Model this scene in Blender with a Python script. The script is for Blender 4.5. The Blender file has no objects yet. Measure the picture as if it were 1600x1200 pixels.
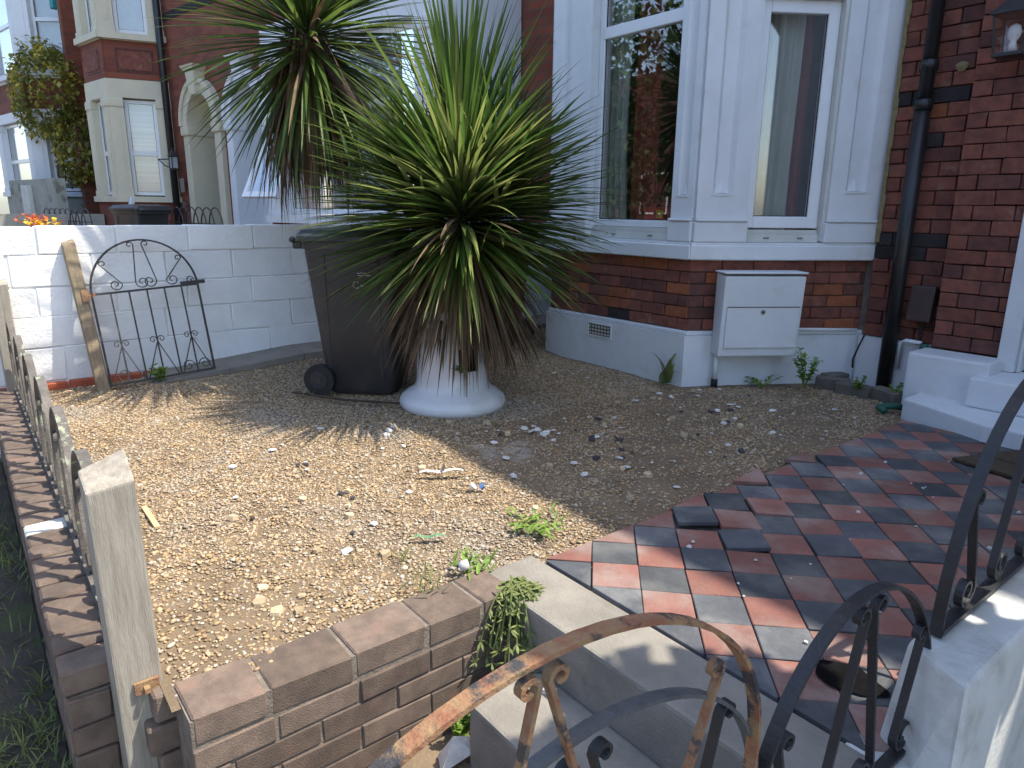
import bpy, bmesh, math, random
import numpy as np
from mathutils import Matrix, Vector
rnd = random.Random(7)
R = math.radians
sc = bpy.context.scene
C = sc.collection

# ------------------------------------------------------------------ camera, sky, sun, exposure
pitch, head, roll = R(14.1), R(51.63), R(.59)
F = Vector((-math.sin(head)*math.cos(pitch), math.cos(head)*math.cos(pitch), -math.sin(pitch)))
RT = Vector((math.cos(head), math.sin(head), 0)); UP = RT.cross(F)
RT2 = math.cos(roll)*RT + math.sin(roll)*UP; UP2 = -math.sin(roll)*RT + math.cos(roll)*UP
cam = bpy.data.cameras.new('camera'); cam.sensor_width = 36; cam.lens = 1093/1600*36
cam.clip_start = .02; cam.clip_end = 600
co = bpy.data.objects.new('camera', cam); C.objects.link(co)
co.matrix_world = Matrix(((RT2.x, UP2.x, -F.x, 0), (RT2.y, UP2.y, -F.y, 0), (RT2.z, UP2.z, -F.z, 1.2), (0, 0, 0, 1)))
sc.camera = co
cam.dof.use_dof = False
TOSUN = Vector((.35, .40, 1.0)).normalized()
w = bpy.data.worlds.new('World'); sc.world = w; w.use_nodes = True
nt = w.node_tree; bg = nt.nodes['Background']
sky = nt.nodes.new('ShaderNodeTexSky'); sky.sky_type = 'NISHITA'; sky.sun_disc = False
sky.sun_elevation = math.asin(TOSUN.z); sky.sun_rotation = math.atan2(TOSUN.x, TOSUN.y)
sky.air_density = 1.0; sky.dust_density = 1.6; sky.ozone_density = 1.0
nt.links.new(sky.outputs[0], bg.inputs[0]); bg.inputs[1].default_value = .15
sl = bpy.data.lights.new('sun', 'SUN'); sl.energy = 2.8; sl.angle = R(.53); sl.color = (1, .94, .83)
so = bpy.data.objects.new('sun', sl); C.objects.link(so)
so.rotation_euler = TOSUN.to_track_quat('Z', 'Y').to_euler(); so.location = (5, 5, 12)
vs = sc.view_settings; vs.view_transform = 'Standard'; vs.look = 'None'; vs.gamma = 1; vs.exposure = 1.55
vs.use_curve_mapping = False

# ------------------------------------------------------------------ materials
MATS = {}
def M(name, c1, c2=None, scale=6, rough=.8, bump=.0, bscale=40, rand=0., spec=.4, metal=0, c3=None, t3=.62, s3=3, trans=0, stretch=None, detail=5, island=False, coat=0, w3=.06):
    """principled material: two tones by world-space noise, an optional third patchy tone, value shift per object"""
    m = bpy.data.materials.new(name); m.use_nodes = True
    n = m.node_tree.nodes; l = m.node_tree.links; b = n['Principled BSDF']
    b.inputs['Roughness'].default_value = rough; b.inputs['Metallic'].default_value = metal
    b.inputs['Specular IOR Level'].default_value = spec
    if coat: b.inputs['Coat Weight'].default_value = coat
    geo = n.new('ShaderNodeNewGeometry'); pos = geo.outputs['Position']
    if stretch:
        mp = n.new('ShaderNodeVectorMath'); mp.operation = 'MULTIPLY'; mp.inputs[1].default_value = stretch
        l.new(pos, mp.inputs[0]); pos = mp.outputs[0]
    def noise(s, d=detail):
        t = n.new('ShaderNodeTexNoise'); t.inputs['Scale'].default_value = s; t.inputs['Detail'].default_value = d
        t.inputs['Roughness'].default_value = .62
        l.new(pos, t.inputs['Vector']); return t.outputs['Fac']
    def ramp(fac, a, bb):
        r = n.new('ShaderNodeMapRange'); r.inputs[1].default_value = a; r.inputs[2].default_value = bb
        r.interpolation_type = 'SMOOTHSTEP'
        l.new(fac, r.inputs[0]); return r.outputs[0]
    def mix(f, a, bb):
        x = n.new('ShaderNodeMix'); x.data_type = 'RGBA'
        l.new(f, x.inputs[0])
        for sck, v in ((x.inputs[6], a), (x.inputs[7], bb)):
            if isinstance(v, (tuple, list)): sck.default_value = (*v[:3], 1)
            else: l.new(v, sck)
        return x.outputs[2]
    c2 = c2 or tuple(v*.75 for v in c1)
    col = mix(ramp(noise(scale), .3, .7), c1, c2)
    if c3: col = mix(ramp(noise(s3, 7), t3, t3+w3), col, c3)
    if rand:
        o = n.new('ShaderNodeObjectInfo'); src = geo.outputs['Random Per Island'] if island else o.outputs['Random']
        r = n.new('ShaderNodeMapRange'); r.inputs[3].default_value = 1-rand; r.inputs[4].default_value = 1+rand
        l.new(src, r.inputs[0])
        h = n.new('ShaderNodeHueSaturation'); l.new(r.outputs[0], h.inputs['Value']); l.new(col, h.inputs['Color'])
        col = h.outputs[0]
    l.new(col, b.inputs['Base Color'])
    if bump:
        bp = n.new('ShaderNodeBump'); bp.inputs['Strength'].default_value = bump; bp.inputs['Distance'].default_value = .01
        l.new(noise(bscale, 6), bp.inputs['Height']); l.new(bp.outputs[0], b.inputs['Normal'])
    if trans:
        tr = n.new('ShaderNodeBsdfTranslucent'); l.new(col, tr.inputs[0])
        mx = n.new('ShaderNodeMixShader'); mx.inputs[0].default_value = trans
        l.new(b.outputs[0], mx.inputs[1]); l.new(tr.outputs[0], mx.inputs[2])
        l.new(mx.outputs[0], n['Material Output'].inputs[0])
    MATS[name] = m
    return m
def glass(name, tint=(.02, .025, .03), alpha=.55):
    m = bpy.data.materials.new(name); m.use_nodes = True
    n = m.node_tree.nodes; l = m.node_tree.links; out = n['Material Output']; n.remove(n['Principled BSDF'])
    g = n.new('ShaderNodeBsdfGlossy'); g.inputs['Roughness'].default_value = .012; g.inputs[0].default_value = (1, 1, 1, 1)
    t = n.new('ShaderNodeBsdfTransparent'); t.inputs[0].default_value = (*[.92+v for v in tint], 1)
    lw = n.new('ShaderNodeLayerWeight'); pw = n.new('ShaderNodeMath'); pw.operation = 'POWER'; pw.inputs[1].default_value = 3.2; l.new(lw.outputs['Facing'], pw.inputs[0]); fr = n.new('ShaderNodeMapRange'); fr.inputs[3].default_value = .09; fr.inputs[4].default_value = .95; l.new(pw.outputs[0], fr.inputs[0])
    mx = n.new('ShaderNodeMixShader'); l.new(fr.outputs[0], mx.inputs[0]); l.new(t.outputs[0], mx.inputs[1]); l.new(g.outputs[0], mx.inputs[2])
    l.new(mx.outputs[0], out.inputs[0]); MATS[name] = m
    return m
M('white_paint', (.66, .68, .69), (.60, .62, .63), 3, .55, .25, 60, c3=(.52, .52, .48), t3=.54, s3=5, w3=.3)
M('white_block', (.80, .81, .80), (.73, .74, .74), 4, .7, .5, 45, c3=(.62, .62, .58), t3=.68, s3=9, rand=.03)
M('block_mortar', (.70, .71, .70), (.62, .62, .60), 5, .8, .3, 50)
M('red_paint', (.42, .10, .04), (.34, .08, .04), 12, .7, .3, 60, c3=(.62, .55, .45), t3=.64, s3=18)
M('cream_paint', (.60, .55, .40), (.54, .50, .38), 3, .65, .2, 60, c3=(.44, .38, .25), t3=.68, s3=6)
M('white_far', (.70, .72, .74), (.64, .66, .68), 3, .6, .2, 60, c3=(.5, .5, .48), t3=.68, s3=5)
M('pvc', (.72, .74, .75), (.68, .70, .71), 5, .28, 0, spec=.5)
M('weathered_white', (.60, .60, .565), (.50, .50, .465), 3, .75, .4, 50, c3=(.36, .35, .31), t3=.50, s3=4, w3=.25)
M('old_paint', (.57, .58, .54), (.50, .50, .45), 5, .7, .3, 60, c3=(.32, .30, .25), t3=.62, s3=14)
M('brick_red', (.245, .082, .052), (.135, .052, .04), 16, .9, .6, 140, rand=.2, c3=(.25, .15, .11), t3=.55, s3=11, w3=.22)
M('brick_dark', (.165, .062, .046), (.09, .042, .036), 16, .9, .6, 140, rand=.25)
M('brick_black', (.042, .033, .033), (.025, .022, .023), 18, .85, .6, 120, rand=.25)
M('brick_orange', (.32, .105, .045), (.23, .075, .035), 20, .9, .6, 120, rand=.22)
M('mortar', (.19, .155, .125), (.10, .085, .07), 16, .95, .6, 140)
M('stock_brick', (.185, .135, .102), (.115, .085, .066), 14, .93, .55, 260, rand=.22, c3=(.20, .125, .095), t3=.56, s3=8, w3=.2)
M('stock_mortar', (.24, .20, .155), (.15, .125, .10), 20, .95, .7, 120)
M('tile_red', (.25, .105, .08), (.185, .085, .068), 7, .72, .35, 90, rand=.2, c3=(.27, .20, .17), t3=.42, s3=4, w3=.3, spec=.3)
M('tile_black', (.078, .082, .090), (.056, .060, .068), 7, .68, .35, 90, rand=.35, c3=(.155, .155, .15), t3=.42, s3=4, w3=.3, spec=.3)
M('tile_bed', (.19, .16, .13), (.11, .095, .08), 20, .95, .5, 80)
M('concrete', (.27, .245, .205), (.195, .178, .148), 5, .9, .5, 90, c3=(.14, .125, .10), t3=.55, s3=4, w3=.2)
M('concrete_dark', (.16, .145, .12), (.10, .09, .075), 6, .92, .5, 70)
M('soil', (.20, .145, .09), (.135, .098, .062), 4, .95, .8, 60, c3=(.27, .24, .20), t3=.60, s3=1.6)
M('earth', (.062, .052, .038), (.035, .03, .022), 5, .95, .9, 30, c3=(.05, .06, .022), t3=.55, s3=2.4)
M('sand', (.52, .43, .31), (.44, .35, .24), 14, .95, .6, 120)
M('wood_grey', (.36, .325, .265), (.25, .22, .175), 9, .88, .5, 60, stretch=(6, 6, .5), c3=(.44, .41, .34), t3=.62, s3=8)
M('wood_old', (.30, .235, .155), (.20, .155, .10), 9, .88, .5, 60, stretch=(6, 6, .7))
M('wood_pale', (.55, .40, .22), (.45, .32, .17), 9, .8)
M('iron_black', (.014, .014, .015), (.022, .021, .021), 18, .42, .35, 120, spec=.5, c3=(.07, .045, .03), t3=.69, s3=16)
M('iron_rust', (.25, .10, .052), (.30, .20, .10), 26, .78, .7, 120, c3=(.045, .043, .045), t3=.53, s3=9)
M('iron_peel', (.27, .185, .10), (.22, .085, .04), 26, .7, .6, 120, c3=(.06, .05, .045), t3=.52, s3=14)
M('iron_grey', (.10, .105, .105), (.06, .062, .062), 14, .5, .35, 120, c3=(.24, .12, .06), t3=.66, s3=12)
M('iron_old', (.16, .14, .12), (.085, .075, .065), 14, .75, .5, 100, c3=(.27, .29, .20), t3=.58, s3=13)
M('iron_brown', (.045, .04, .036), (.025, .023, .021), 14, .55, .4, 100, c3=(.14, .06, .035), t3=.63, s3=20)
M('bin_plastic', (.036, .035, .035), (.028, .027, .028), 4, .42, .15, 200, spec=.45, c3=(.062, .054, .048), t3=.48, s3=3, w3=.3)
M('bin_brown', (.036, .026, .022), (.026, .02, .018), 4, .5, .1, 200)
M('bin_lid', (.045, .05, .052), (.035, .04, .042), 4, .33, .1, 200, spec=.5)
M('rubber', (.022, .022, .022), (.015, .015, .015), 10, .7, .2, 80)
M('print_white', (.62, .62, .60), (.52, .52, .50), 40, .7)
M('pot_glaze', (.66, .665, .67), (.58, .58, .57), 3, .35, .12, 30, spec=.5, c3=(.40, .36, .30), t3=.55, s3=6, w3=.28, coat=.1)
M('leaf_green', (.10, .165, .032), (.055, .11, .026), 3, .38, .1, 60, rand=.4, trans=.42, spec=.5)
M('leaf_pale', (.27, .30, .095), (.17, .22, .055), 3, .38, .1, 60, rand=.35, trans=.42, spec=.5)
M('leaf_dead', (.16, .098, .055), (.085, .055, .035), 6, .85, .1, 60, rand=.4, trans=.2)
M('leaf_mass', (.12, .165, .036), (.06, .11, .024), 3, .42, .1, 60, rand=.4, trans=.42, island=True)
M('dead_mass', (.19, .12, .068), (.09, .06, .038), 6, .85, .1, 60, rand=.4, trans=.2, island=True)
M('trunk', (.09, .065, .045), (.05, .036, .026), 20, .95, .9, 60, stretch=(1, 1, 3))
M('weed_green', (.22, .33, .05), (.13, .23, .04), 8, .6, 0, rand=.3, trans=.35, island=True)
M('weed_dull', (.20, .23, .075), (.12, .16, .05), 8, .7, 0, rand=.35, trans=.3, island=True)
M('ivy_leaf', (.26, .25, .05), (.12, .15, .03), 3, .5, 0, rand=.45, trans=.3, island=True, c3=(.50, .40, .07), t3=.52, s3=2.2)
M('tree_leaf', (.05, .10, .02), (.03, .06, .015), 2, .6, 0, rand=.4, trans=.3, island=True)
M('curtain', (.52, .55, .46), (.44, .48, .40), 5, .9, 0, trans=.25)
M('curtain_red', (.22, .035, .022), (.16, .025, .018), 5, .9, 0)
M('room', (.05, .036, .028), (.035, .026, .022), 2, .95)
M('red_box', (.45, .02, .02), (.38, .015, .02), 8, .5)
M('yellow', (.65, .42, .03), (.5, .3, .02), 12, .6)
M('orange', (.62, .12, .03), (.55, .09, .03), 12, .6, trans=.2)
M('flower_yellow', (.75, .50, .03), (.7, .38, .02), 12, .6, trans=.2, island=True, rand=.2)
M('blind', (.62, .64, .66), (.40, .43, .46), 3, .7, stretch=(0, 0, 5))
M('frosted', (.34, .37, .39), (.28, .31, .33), 6, .25)
M('door_white', (.66, .67, .68), (.6, .61, .62), 4, .4)
M('roof_tile', (.10, .085, .08), (.07, .06, .055), 6, .9, .5, 20)
M('pipe_black', (.012, .012, .013), (.018, .018, .018), 8, .38, .1, 60, spec=.5)
M('pipe_green', (.02, .10, .065), (.015, .07, .05), 8, .5, .1, 60)
M('box_brown', (.07, .045, .04), (.05, .034, .03), 8, .55, .1, 80)
M('mat_brown', (.10, .07, .042), (.065, .045, .028), 40, .98, .9, 200)
M('blue_board', (.30, .42, .50), (.24, .35, .43), 6, .6)
M('grey_render', (.36, .36, .31), (.27, .27, .235), 3, .9, .5, 40, c3=(.17, .17, .14), t3=.58, s3=3)
M('chip_white', (.62, .60, .56), (.5, .48, .44), 20, .8, .3, 60, rand=.15)
M('stone_tan', (.50, .40, .26), (.36, .27, .16), 20, .9, .4, 60, rand=.25)
M('shard_dark', (.05, .045, .05), (.03, .028, .03), 20, .7)
M('green_strip', (.12, .26, .13), (.09, .2, .1), 20, .6)
M('blue_plastic', (.10, .19, .36), (.03, .1, .36), 20, .4)
M('asphalt', (.055, .055, .055), (.042, .042, .043), 20, .95, .5, 80)
M('slab', (.26, .25, .235), (.2, .195, .185), 5, .95, .4, 60)
M('bulb', (.75, .76, .76), (.7, .71, .71), 5, .3)
M('foam', (.26, .215, .105), (.19, .155, .08), 30, .9, .8, 90)
M('oil', (.006, .006, .006), (.010, .009, .009), 30, .85, spec=.02)
M('teal', (.02, .28, .30), (.02, .24, .26), 10, .5)
glass('glass')
# brick pattern material, only for brickwork too far off to tell its bricks apart
def far_brick(name, ang):
    m = bpy.data.materials.new(name); m.use_nodes = True
    n = m.node_tree.nodes; l = m.node_tree.links; b = n['Principled BSDF']; b.inputs['Roughness'].default_value = .9
    g = n.new('ShaderNodeNewGeometry'); mp = n.new('ShaderNodeMapping'); mp.inputs['Rotation'].default_value = (R(90), 0, 0)
    rot = n.new('ShaderNodeVectorRotate'); rot.rotation_type = 'Z_AXIS'; rot.inputs['Angle'].default_value = ang
    l.new(g.outputs['Position'], rot.inputs['Vector']); l.new(rot.outputs[0], mp.inputs[0])
    bt = n.new('ShaderNodeTexBrick'); bt.inputs['Scale'].default_value = 1; bt.inputs['Brick Width'].default_value = .225
    bt.inputs['Row Height'].default_value = .085; bt.inputs['Mortar Size'].default_value = .006; bt.inputs['Bias'].default_value = -.1
    bt.inputs['Color1'].default_value = (.30, .085, .045, 1); bt.inputs['Color2'].default_value = (.20, .055, .035, 1); bt.inputs['Mortar'].default_value = (.15, .10, .075, 1)
    l.new(mp.outputs[0], bt.inputs['Vector'])
    nz = n.new('ShaderNodeTexNoise'); nz.inputs['Scale'].default_value = 2.5; nz.inputs['Detail'].default_value = 6; l.new(g.outputs['Position'], nz.inputs['Vector'])
    mx = n.new('ShaderNodeMix'); mx.data_type = 'RGBA'; mx.blend_type = 'MULTIPLY'; mx.inputs[0].default_value = .45
    l.new(bt.outputs[0], mx.inputs[6]); l.new(nz.outputs['Fac'], mx.inputs[7]); l.new(mx.outputs[2], b.inputs['Base Color'])
    bp = n.new('ShaderNodeBump'); bp.inputs['Strength'].default_value = .5; bp.inputs['Distance'].default_value = .01; bp.invert = True
    l.new(bt.outputs['Fac'], bp.inputs['Height']); l.new(bp.outputs[0], b.inputs['Normal'])
    MATS[name] = m
far_brick('far_brick', R(10.5)); far_brick('near_brick', 0)
def gravel_mat():
    m = bpy.data.materials.new('gravel'); m.use_nodes = True
    n = m.node_tree.nodes; l = m.node_tree.links; b = n['Principled BSDF']; b.inputs['Roughness'].default_value = .85
    g = n.new('ShaderNodeNewGeometry'); r = n.new('ShaderNodeValToRGB'); e = r.color_ramp.elements
    e[0].position = 0; e[0].color = (.20, .135, .078, 1); e[1].position = 1; e[1].color = (.50, .44, .34, 1)
    for p, c in ((.15, (.25, .165, .09)), (.35, (.335, .23, .122)), (.55, (.395, .28, .152)), (.72, (.43, .322, .19)), (.84, (.31, .26, .20)), (.93, (.42, .36, .27))):
        k = e.new(p); k.color = (*c, 1)
    l.new(g.outputs['Random Per Island'], r.inputs[0])
    nz = n.new('ShaderNodeTexNoise'); nz.inputs['Scale'].default_value = 1.3; nz.inputs['Detail'].default_value = 5; l.new(g.outputs['Position'], nz.inputs['Vector'])
    mr = n.new('ShaderNodeMapRange'); mr.inputs[1].default_value = .54; mr.inputs[2].default_value = .68; mr.inputs[4].default_value = .6; l.new(nz.outputs['Fac'], mr.inputs[0])
    mx = n.new('ShaderNodeMix'); mx.data_type = 'RGBA'; mx.inputs[7].default_value = (.34, .31, .265, 1)
    l.new(mr.outputs[0], mx.inputs[0]); l.new(r.outputs[0], mx.inputs[6]); l.new(mx.outputs[2], b.inputs['Base Color'])
    MATS['gravel'] = m
gravel_mat()

# ------------------------------------------------------------------ building helpers
WP = {}
def tag(o, label=None, cat=None, group=None, kind=None):
    if label: o['label'] = label
    if cat: o['category'] = cat
    if group: o['group'] = group
    if kind: o['kind'] = kind
    return o
def thing(name, label, cat, loc=(0, 0, 0), group=None):
    o = bpy.data.objects.new(name, None); C.objects.link(o); o.location = loc; o.empty_display_size = .1
    WP[o] = Vector(loc); return tag(o, label, cat, group)
def put(name, me, loc=(0, 0, 0), rot=None, parent=None, scale=None):
    """link a mesh (shared or not) at a world location, under a parent"""
    o = bpy.data.objects.new(name, me); C.objects.link(o)
    loc = Vector(loc); WP[o] = loc
    o.location = loc - (WP[parent] if parent else Vector())
    if rot is not None:
        if hasattr(rot, 'to_euler'): rot = rot.to_euler()
        o.rotation_euler = rot
    if scale is not None: o.scale = scale
    if parent: o.parent = parent
    return o
class MB:
    def __init__(s, T=None): s.v = []; s.f = []; s.T = T or Matrix.Identity(4)
    def add(s, vs, fs):
        n = len(s.v); s.v += [s.T @ Vector(p) for p in vs]; s.f += [tuple(n+i for i in f) for f in fs]; return s
    def box(s, x0, x1, y0, y1, z0, z1):
        return s.add([(x, y, z) for z in (z0, z1) for y in (y0, y1) for x in (x0, x1)], [(0, 1, 3, 2), (4, 6, 7, 5), (0, 4, 5, 1), (2, 3, 7, 6), (0, 2, 6, 4), (1, 5, 7, 3)])
    def hexa(s, b, t):
        return s.add(list(b)+list(t), [(0, 3, 2, 1), (4, 5, 6, 7), (0, 1, 5, 4), (1, 2, 6, 5), (2, 3, 7, 6), (3, 0, 4, 7)])
    def prism(s, poly, z0, z1, inset=0):
        n = len(poly); c = Vector((sum(p[0] for p in poly)/n, sum(p[1] for p in poly)/n))
        top = [tuple(c+(Vector(p)-c)*(1-inset)) for p in poly]
        return s.add([(*p, z0) for p in poly]+[(*p, z1) for p in top], [tuple(range(n))[::-1], tuple(range(n, 2*n))]+[(i, (i+1) % n, n+(i+1) % n, n+i) for i in range(n)])
    def tube(s, pts, r, n=8, cap=True):
        pts = [Vector(p) for p in pts]; rr = r if isinstance(r, (list, tuple)) else [r]*len(pts); V = []
        a = None
        for i, p in enumerate(pts):
            d = (pts[min(i+1, len(pts)-1)]-pts[max(i-1, 0)]).normalized()
            if a is None: a = d.orthogonal().normalized()
            a = (a-d*a.dot(d)).normalized(); b = d.cross(a)
            V += [p+rr[i]*(math.cos(2*math.pi*k/n)*a+math.sin(2*math.pi*k/n)*b) for k in range(n)]
        Fs = [(i*n+k, i*n+(k+1) % n, (i+1)*n+(k+1) % n, (i+1)*n+k) for i in range(len(pts)-1) for k in range(n)]
        if cap: Fs += [tuple(range(n))[::-1], tuple(range((len(pts)-1)*n, len(pts)*n))]
        return s.add(V, Fs)
    def bar(s, p2, mp, W, t):
        """flat bar bent along 2d points p2 in a plane: mp(u, z, off) -> xyz; W across the plane, t in it"""
        p2 = [Vector(p) for p in p2]; V = []
        for i, p in enumerate(p2):
            d = p2[min(i+1, len(p2)-1)]-p2[max(i-1, 0)]
            d = d.normalized() if d.length > 1e-9 else Vector((1, 0)); q = Vector((-d.y, d.x))*t/2
            V += [mp(p.x+q.x, p.y+q.y, -W/2), mp(p.x+q.x, p.y+q.y, W/2), mp(p.x-q.x, p.y-q.y, W/2), mp(p.x-q.x, p.y-q.y, -W/2)]
        m = len(p2)
        return s.add(V, [(4*i+k, 4*i+(k+1) % 4, 4*i+4+(k+1) % 4, 4*i+4+k) for i in range(m-1) for k in range(4)]+[(3, 2, 1, 0), (4*m-4, 4*m-3, 4*m-2, 4*m-1)])
    def lathe(s, prof, n=40, c=(0, 0, 0)):
        V = [(c[0]+r*math.cos(2*math.pi*k/n), c[1]+r*math.sin(2*math.pi*k/n), c[2]+z) for r, z in prof for k in range(n)]
        return s.add(V, [(i*n+k, i*n+(k+1) % n, (i+1)*n+(k+1) % n, (i+1)*n+k) for i in range(len(prof)-1) for k in range(n)])
    def mesh(s, name, mat, smooth=False, center=False, bevel=0, seg=1, normals=True):
        c = Vector()
        if center and s.v:
            mn = [min(v[i] for v in s.v) for i in range(3)]; mx = [max(v[i] for v in s.v) for i in range(3)]
            c = Vector([(a+b)/2 for a, b in zip(mn, mx)])
        me = bpy.data.meshes.new(name); me.from_pydata([tuple(v-c) for v in s.v], [], s.f)
        if normals or bevel:
            bm = bmesh.new(); bm.from_mesh(me)
            if normals: bmesh.ops.recalc_face_normals(bm, faces=bm.faces)
            if bevel: bmesh.ops.bevel(bm, geom=[e for e in bm.edges if len(e.link_faces) == 2 and e.calc_face_angle(0) > .5], offset=bevel, segments=seg, affect='EDGES', profile=.6)
            bm.to_mesh(me); bm.free()
        me.materials.append(MATS[mat])
        if smooth: me.shade_smooth() if smooth is True else me.shade_smooth()
        return me, c
    def build(s, name, mat, parent=None, smooth=False, bevel=0, seg=1, normals=True):
        me, c = s.mesh(name, mat, smooth, True, bevel, seg, normals)
        return put(name, me, c, None, parent)
def B(T=None): return MB(T)
def frame(o, d, n=None):
    """matrix of a wall face: local x along d, local y outward, z up"""
    d = Vector((*d, 0)).normalized(); n = Vector((d.y, -d.x, 0)) if n is None else Vector((*n, 0))
    return Matrix(((d.x, n.x, 0, o[0]), (d.y, n.y, 0, o[1]), (0, 0, 1, 0), (0, 0, 0, 1)))
BR = {}
def brick_mesh(L, H, D, mat, k=0, bev=.006):
    key = (round(L, 3), round(H, 3), round(D, 3), mat, k)
    if key not in BR:
        q = random.Random(hash(key[:3])+k*17); j = min(L, H, D)*.035
        b = MB().box(-L/2, L/2, -D/2, D/2, -H/2, H/2); b.v = [v+Vector((q.uniform(-j, j), q.uniform(-j, j)*.6, q.uniform(-j, j))) for v in b.v]
        BR[key] = b.mesh('brick', mat, bevel=min(bev, min(L, H, D)*.2))[0]
    return BR[key]
def spiral(cx, cz, r, a0, turns, n=18, shrink=.25):
    return [(cx+r*(1-(1-shrink)*i/n)*math.cos(a0+2*math.pi*turns*i/n), cz+r*(1-(1-shrink)*i/n)*math.sin(a0+2*math.pi*turns*i/n)) for i in range(n+1)]
def strut(x0, z0, x1, z1, r, side):
    """bar from a small curl at the top down to a bigger curl at its foot"""
    top = spiral(x0+side*r*.55, z0, r*.55, math.pi if side > 0 else 0, -side*.9, 12)[::-1]
    bot = spiral(x1-side*r, z1+r, r, 0 if side > 0 else math.pi, -side*1.25, 18)
    return top+[(x0+(x1-x0)*.5, z0+(z1+r-z0)*.5)]+bot

# ------------------------------------------------------------------ the ground
me, c = B().box(-90, 60, -80, 60, -.6, -.45).mesh('ground', 'slab'); tag(put('pavement', me), kind='structure')
tag(B().box(-90, 60, -11, -4.5, -.4495, -.444).build('road', 'asphalt'), kind='structure')
tag(B().box(-8, -1.3, -.55, .055, -.449, -.40).build('verge', 'earth'), kind='structure')
def gz(x, y):
    """height of the gravel bed"""
    k = max(0, min(1, (-4.2-x)/1.1)); k = k*k*(3-2*k)
    rise = max(0, min(.10, .02+.085*(y-1.0)))
    if x < -5.12 and y > .97: rise = -.05
    return -.012+k*rise+.010*math.sin(x*2.3+y*1.7)+.008*math.sin(x*5.1-y*4.3)-.02*max(0, min(1, (x+2.0)/.3))*(1 if y > 1.4 else 0)
nx, ny = 92, 100; X0, X1, Y0, Y1 = -5.4, -1.66, .262, 5.05
vv = []; ff = []
for j in range(ny+1):
    for i in range(nx+1):
        x = X0+(X1-X0)*i/nx; y = Y0+(Y1-Y0)*j/ny
        vv.append((x, y, gz(x, y)+rnd.uniform(-.003, .003)))
ff = [(j*(nx+1)+i, j*(nx+1)+i+1, (j+1)*(nx+1)+i+1, (j+1)*(nx+1)+i) for j in range(ny) for i in range(nx)]
bed = B(); bed.v = [Vector(v) for v in vv]; bed.f = ff
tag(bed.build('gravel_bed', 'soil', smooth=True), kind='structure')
tag(B().box(-60, -5.6, -.2, 12, -.449, .28).build('neighbour_ground', 'concrete'), kind='structure')
# loose gravel: tens of thousands of stones, one piece of stuff
def icos():
    p = (1+5**.5)/2
    v = np.array([(-1, p, 0), (1, p, 0), (-1, -p, 0), (1, -p, 0), (0, -1, p), (0, 1, p), (0, -1, -p), (0, 1, -p), (p, 0, -1), (p, 0, 1), (-p, 0, -1), (-p, 0, 1)], float)/1.9
    f = np.array([(0, 11, 5), (0, 5, 1), (0, 1, 7), (0, 7, 10), (0, 10, 11), (1, 5, 9), (5, 11, 4), (11, 10, 2), (10, 7, 6), (7, 1, 8), (3, 9, 4), (3, 4, 2), (3, 2, 6), (3, 6, 8), (3, 8, 9), (4, 9, 5), (2, 4, 11), (6, 2, 10), (8, 6, 7), (9, 8, 1)])
    return v, f
def in_bay(x, y):
    return (y > 3.9 and -5.4 < x < -2.3) and (y-3.9) > max(0, (x+3.0)*1.5, (-4.6-x)*1.5)
def scatter_stones(name, pts, sizes, mat, seed, parent=None):
    g = np.random.default_rng(seed); bv, bf = icos(); N = len(pts)
    V = np.repeat(bv[None], N, 0)*(1+g.uniform(-.28, .28, (N, 12, 1)))
    V *= np.array(sizes)[:, None, None]*np.stack([g.uniform(.8, 1.35, N), g.uniform(.7, 1.1, N), g.uniform(.36, .62, N)], 1)[:, None, :]
    a = g.uniform(0, 6.28, N); b = g.normal(0, .35, N)
    ca, sa, cb, sb = np.cos(a), np.sin(a), np.cos(b), np.sin(b); z = np.zeros(N); o = np.ones(N)
    Rx = np.stack([o, z, z, z, cb, -sb, z, sb, cb], 1).reshape(N, 3, 3); Rz = np.stack([ca, -sa, z, sa, ca, z, z, z, o], 1).reshape(N, 3, 3)
    V = np.einsum('nij,nkj->nki', Rz @ Rx, V)+np.array(pts)[:, None, :]
    Fc = (bf[None]+12*np.arange(N)[:, None, None]).reshape(-1, 3)
    me = bpy.data.meshes.new(name); me.vertices.add(N*12); me.vertices.foreach_set('co', V.reshape(-1).astype('f4'))
    me.loops.add(len(Fc)*3); me.loops.foreach_set('vertex_index', Fc.reshape(-1).astype('i4'))
    me.polygons.add(len(Fc)); me.polygons.foreach_set('loop_start', (np.arange(len(Fc))*3).astype('i4')); me.polygons.foreach_set('loop_total', np.full(len(Fc), 3, 'i4'))
    me.update(calc_edges=True); me.materials.append(MATS[mat])
    return put(name, me, (0, 0, 0), None, parent)
g = np.random.default_rng(3); pts = []; sz = []
while len(pts) < 106000:
    x, y = g.uniform(X0+.03, X1-.03), g.uniform(Y0+.02, Y1)
    if in_bay(x, y) or (x < -5.05 and y > .95+(x+5.3)*.3): continue
    dens = 1.0
    d2 = math.hypot((x+1.98)/.34, (y-.50)/.26)
    if d2 < 1.2: dens = .55+.4*max(0, d2-.5)*g.uniform(.6, 1.2)
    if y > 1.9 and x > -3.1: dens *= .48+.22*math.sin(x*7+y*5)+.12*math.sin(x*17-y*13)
    if g.random() > dens: continue
    s = g.choice([.0040, .0054, .0070, .011], p=[.36, .42, .19, .03]); pts.append((x, y, gz(x, y)+s*.35)); sz.append(s)
tag(scatter_stones('gravel', pts, sz, 'gravel', 5), 'loose tan and ochre gravel covering the front garden', 'gravel', kind='stuff')
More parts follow.
